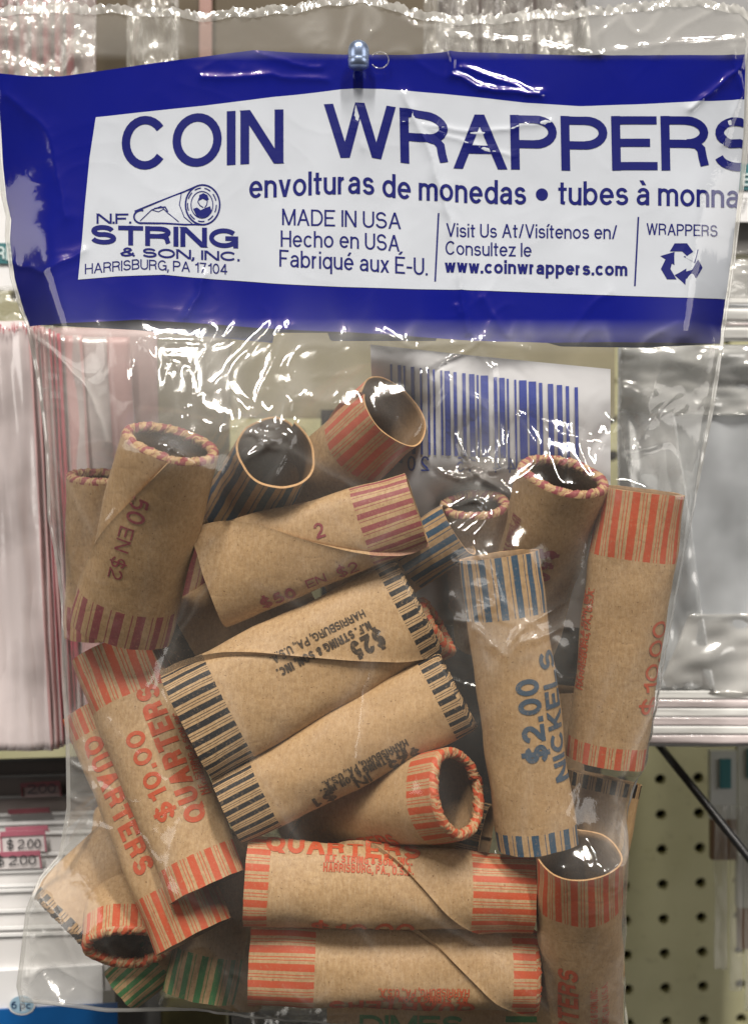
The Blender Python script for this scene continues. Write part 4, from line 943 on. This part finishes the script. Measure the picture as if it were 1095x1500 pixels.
# left: stepped white cards with price stickers
def card_group():
    ys = [1112, 1136, 1166, 1192, 1205, 1220, 1251, 1275, 1296, 1303, 1333, 1358, 1368]
    labs = ['darkest brown card at the top of the stepped row', 'dark card holding the dim red sticker', 'brown grey card below the dim red sticker', 'grey card with a red sticker edge', 'light grey card above the first priced one', 'white card carrying the upper price sticker',
            'white card carrying the lower price sticker', 'white card just below the lower price sticker', 'fifth white card from the bottom of the stepped row', 'fourth white card from the bottom of the stepped row', 'third white card from the bottom of the stepped row', 'second white card from the bottom of the stepped row', 'lowest card of the stepped row just above the boxed front']
    cols = [.05, .10, .16, .34, .50] + [.70]*8  # upper white cards darkened in colour for shade below the hanging pack
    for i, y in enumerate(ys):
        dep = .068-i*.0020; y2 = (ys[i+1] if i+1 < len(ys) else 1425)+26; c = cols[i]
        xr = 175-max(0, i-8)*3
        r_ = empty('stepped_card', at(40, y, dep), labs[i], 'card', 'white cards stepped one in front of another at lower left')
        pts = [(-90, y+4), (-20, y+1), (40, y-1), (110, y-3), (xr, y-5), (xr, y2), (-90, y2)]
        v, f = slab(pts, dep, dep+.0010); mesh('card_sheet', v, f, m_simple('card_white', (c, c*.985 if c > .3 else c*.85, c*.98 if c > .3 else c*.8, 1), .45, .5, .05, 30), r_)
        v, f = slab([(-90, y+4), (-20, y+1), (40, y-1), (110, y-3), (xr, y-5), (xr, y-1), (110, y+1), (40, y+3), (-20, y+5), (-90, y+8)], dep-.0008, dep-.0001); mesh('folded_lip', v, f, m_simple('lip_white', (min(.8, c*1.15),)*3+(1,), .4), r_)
    def sticker(x0, x1, y0, y1, dep, txt, dim, lab):
        r_ = empty('price_sticker', at((x0+x1)/2, (y0+y1)/2, dep), lab, 'price sticker', 'price stickers on the stepped cards')
        c = (.66, .62, .62, 1) if not dim else (.20, .15, .15, 1)  # dim ones: label paper and red darkened in colour for shade
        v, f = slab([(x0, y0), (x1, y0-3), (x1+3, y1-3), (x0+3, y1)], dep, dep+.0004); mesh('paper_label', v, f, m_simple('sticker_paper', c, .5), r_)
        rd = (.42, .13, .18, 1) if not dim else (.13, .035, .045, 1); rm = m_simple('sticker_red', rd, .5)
        v, f = slab([(x0, y0), (x1, y0-3), (x1+.6, y0+4), (x0+.6, y0+7)], dep-.0004, dep-.0001); mesh('red_heading', v, f, rm, r_)
        for xx in (x0, x1-1.5):
            v, f = slab([(xx, y0+5), (xx+2, y0+5), (xx+4, y1-2), (xx+2, y1-2)], dep-.0005, dep-.0001); mesh('red_border', v, f, rm, r_)
        if txt: flat_text(txt, x0+10, x1-6, y1-6, 14, .13, dep-.0006, INKB, r_, -.03)
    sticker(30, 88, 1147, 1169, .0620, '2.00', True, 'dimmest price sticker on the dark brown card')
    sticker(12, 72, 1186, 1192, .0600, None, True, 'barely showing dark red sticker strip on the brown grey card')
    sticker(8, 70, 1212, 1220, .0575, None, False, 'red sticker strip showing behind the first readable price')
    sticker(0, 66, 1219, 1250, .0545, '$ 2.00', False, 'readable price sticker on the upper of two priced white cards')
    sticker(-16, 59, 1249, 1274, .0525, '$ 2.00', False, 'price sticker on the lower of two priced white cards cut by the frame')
card_group()
fb = empty('boxed_pack', at(40, 1450, .04), 'white and blue boxed pack with a round quantity badge at bottom left', 'box')
v, f = slab([(-90, 1428), (150, 1414), (152, 1560), (-90, 1560)], .042, .06); mesh('box_front', v, f, WHITE, fb)
v, f = slab([(-90, 1484), (172, 1470), (172, 1560), (-90, 1560)], .0408, .0418); mesh('blue_band', v, f, m_simple('cobalt_print', lin(16, 80, 140), .35, .5, .25, 30), fb)
bd = slab([(x, y) for x, y in arc(32, 1472, 20, 15, 0, 360, 28)[:-1]], .0406, .0408); mesh('badge_rim', bd[0], bd[1], WHITE, fb)
bd = slab([(x, y) for x, y in arc(32, 1472, 17.5, 12.8, 0, 360, 28)[:-1]], .0404, .0406); mesh('badge', bd[0], bd[1], m_simple('badge_blue', lin(150, 180, 200), .4), fb)
flat_text('6 pc', 17, 46, 1478, 11, .17, .0403, m_simple('badge_print', lin(10, 50, 90), .4), fb)
# shelf things under the bag
for i, (xa, xb_, ya, c, lab) in enumerate(((150, 235, 1440, (.10, .10, .10, 1), 'dull grey packet under the bag at left'), (235, 330, 1478, (.14, .125, .05, 1), 'olive packet below the green striped wrappers'), (335, 760, 1480, (.02, .02, .024, 1), 'glossy black packet below the lowest wrappers'))):
    p_ = plate('lower_packet', xa, xb_, ya, 1640, .07+i*.002, .01, m_simple('lower_packet_skin', c, .25, .6, .3, 40, bump=.002)); tag(p_, lab, 'packet', 'packets under the bag')
s_ = sheet('clear_sleeve', 340, 600, 1470, 1620, .064, CLEARP, None, 60, 30, .004, 9, 5, 60); tag(s_, 'clear sleeve over the glossy black packet at the bottom', 'sleeve')
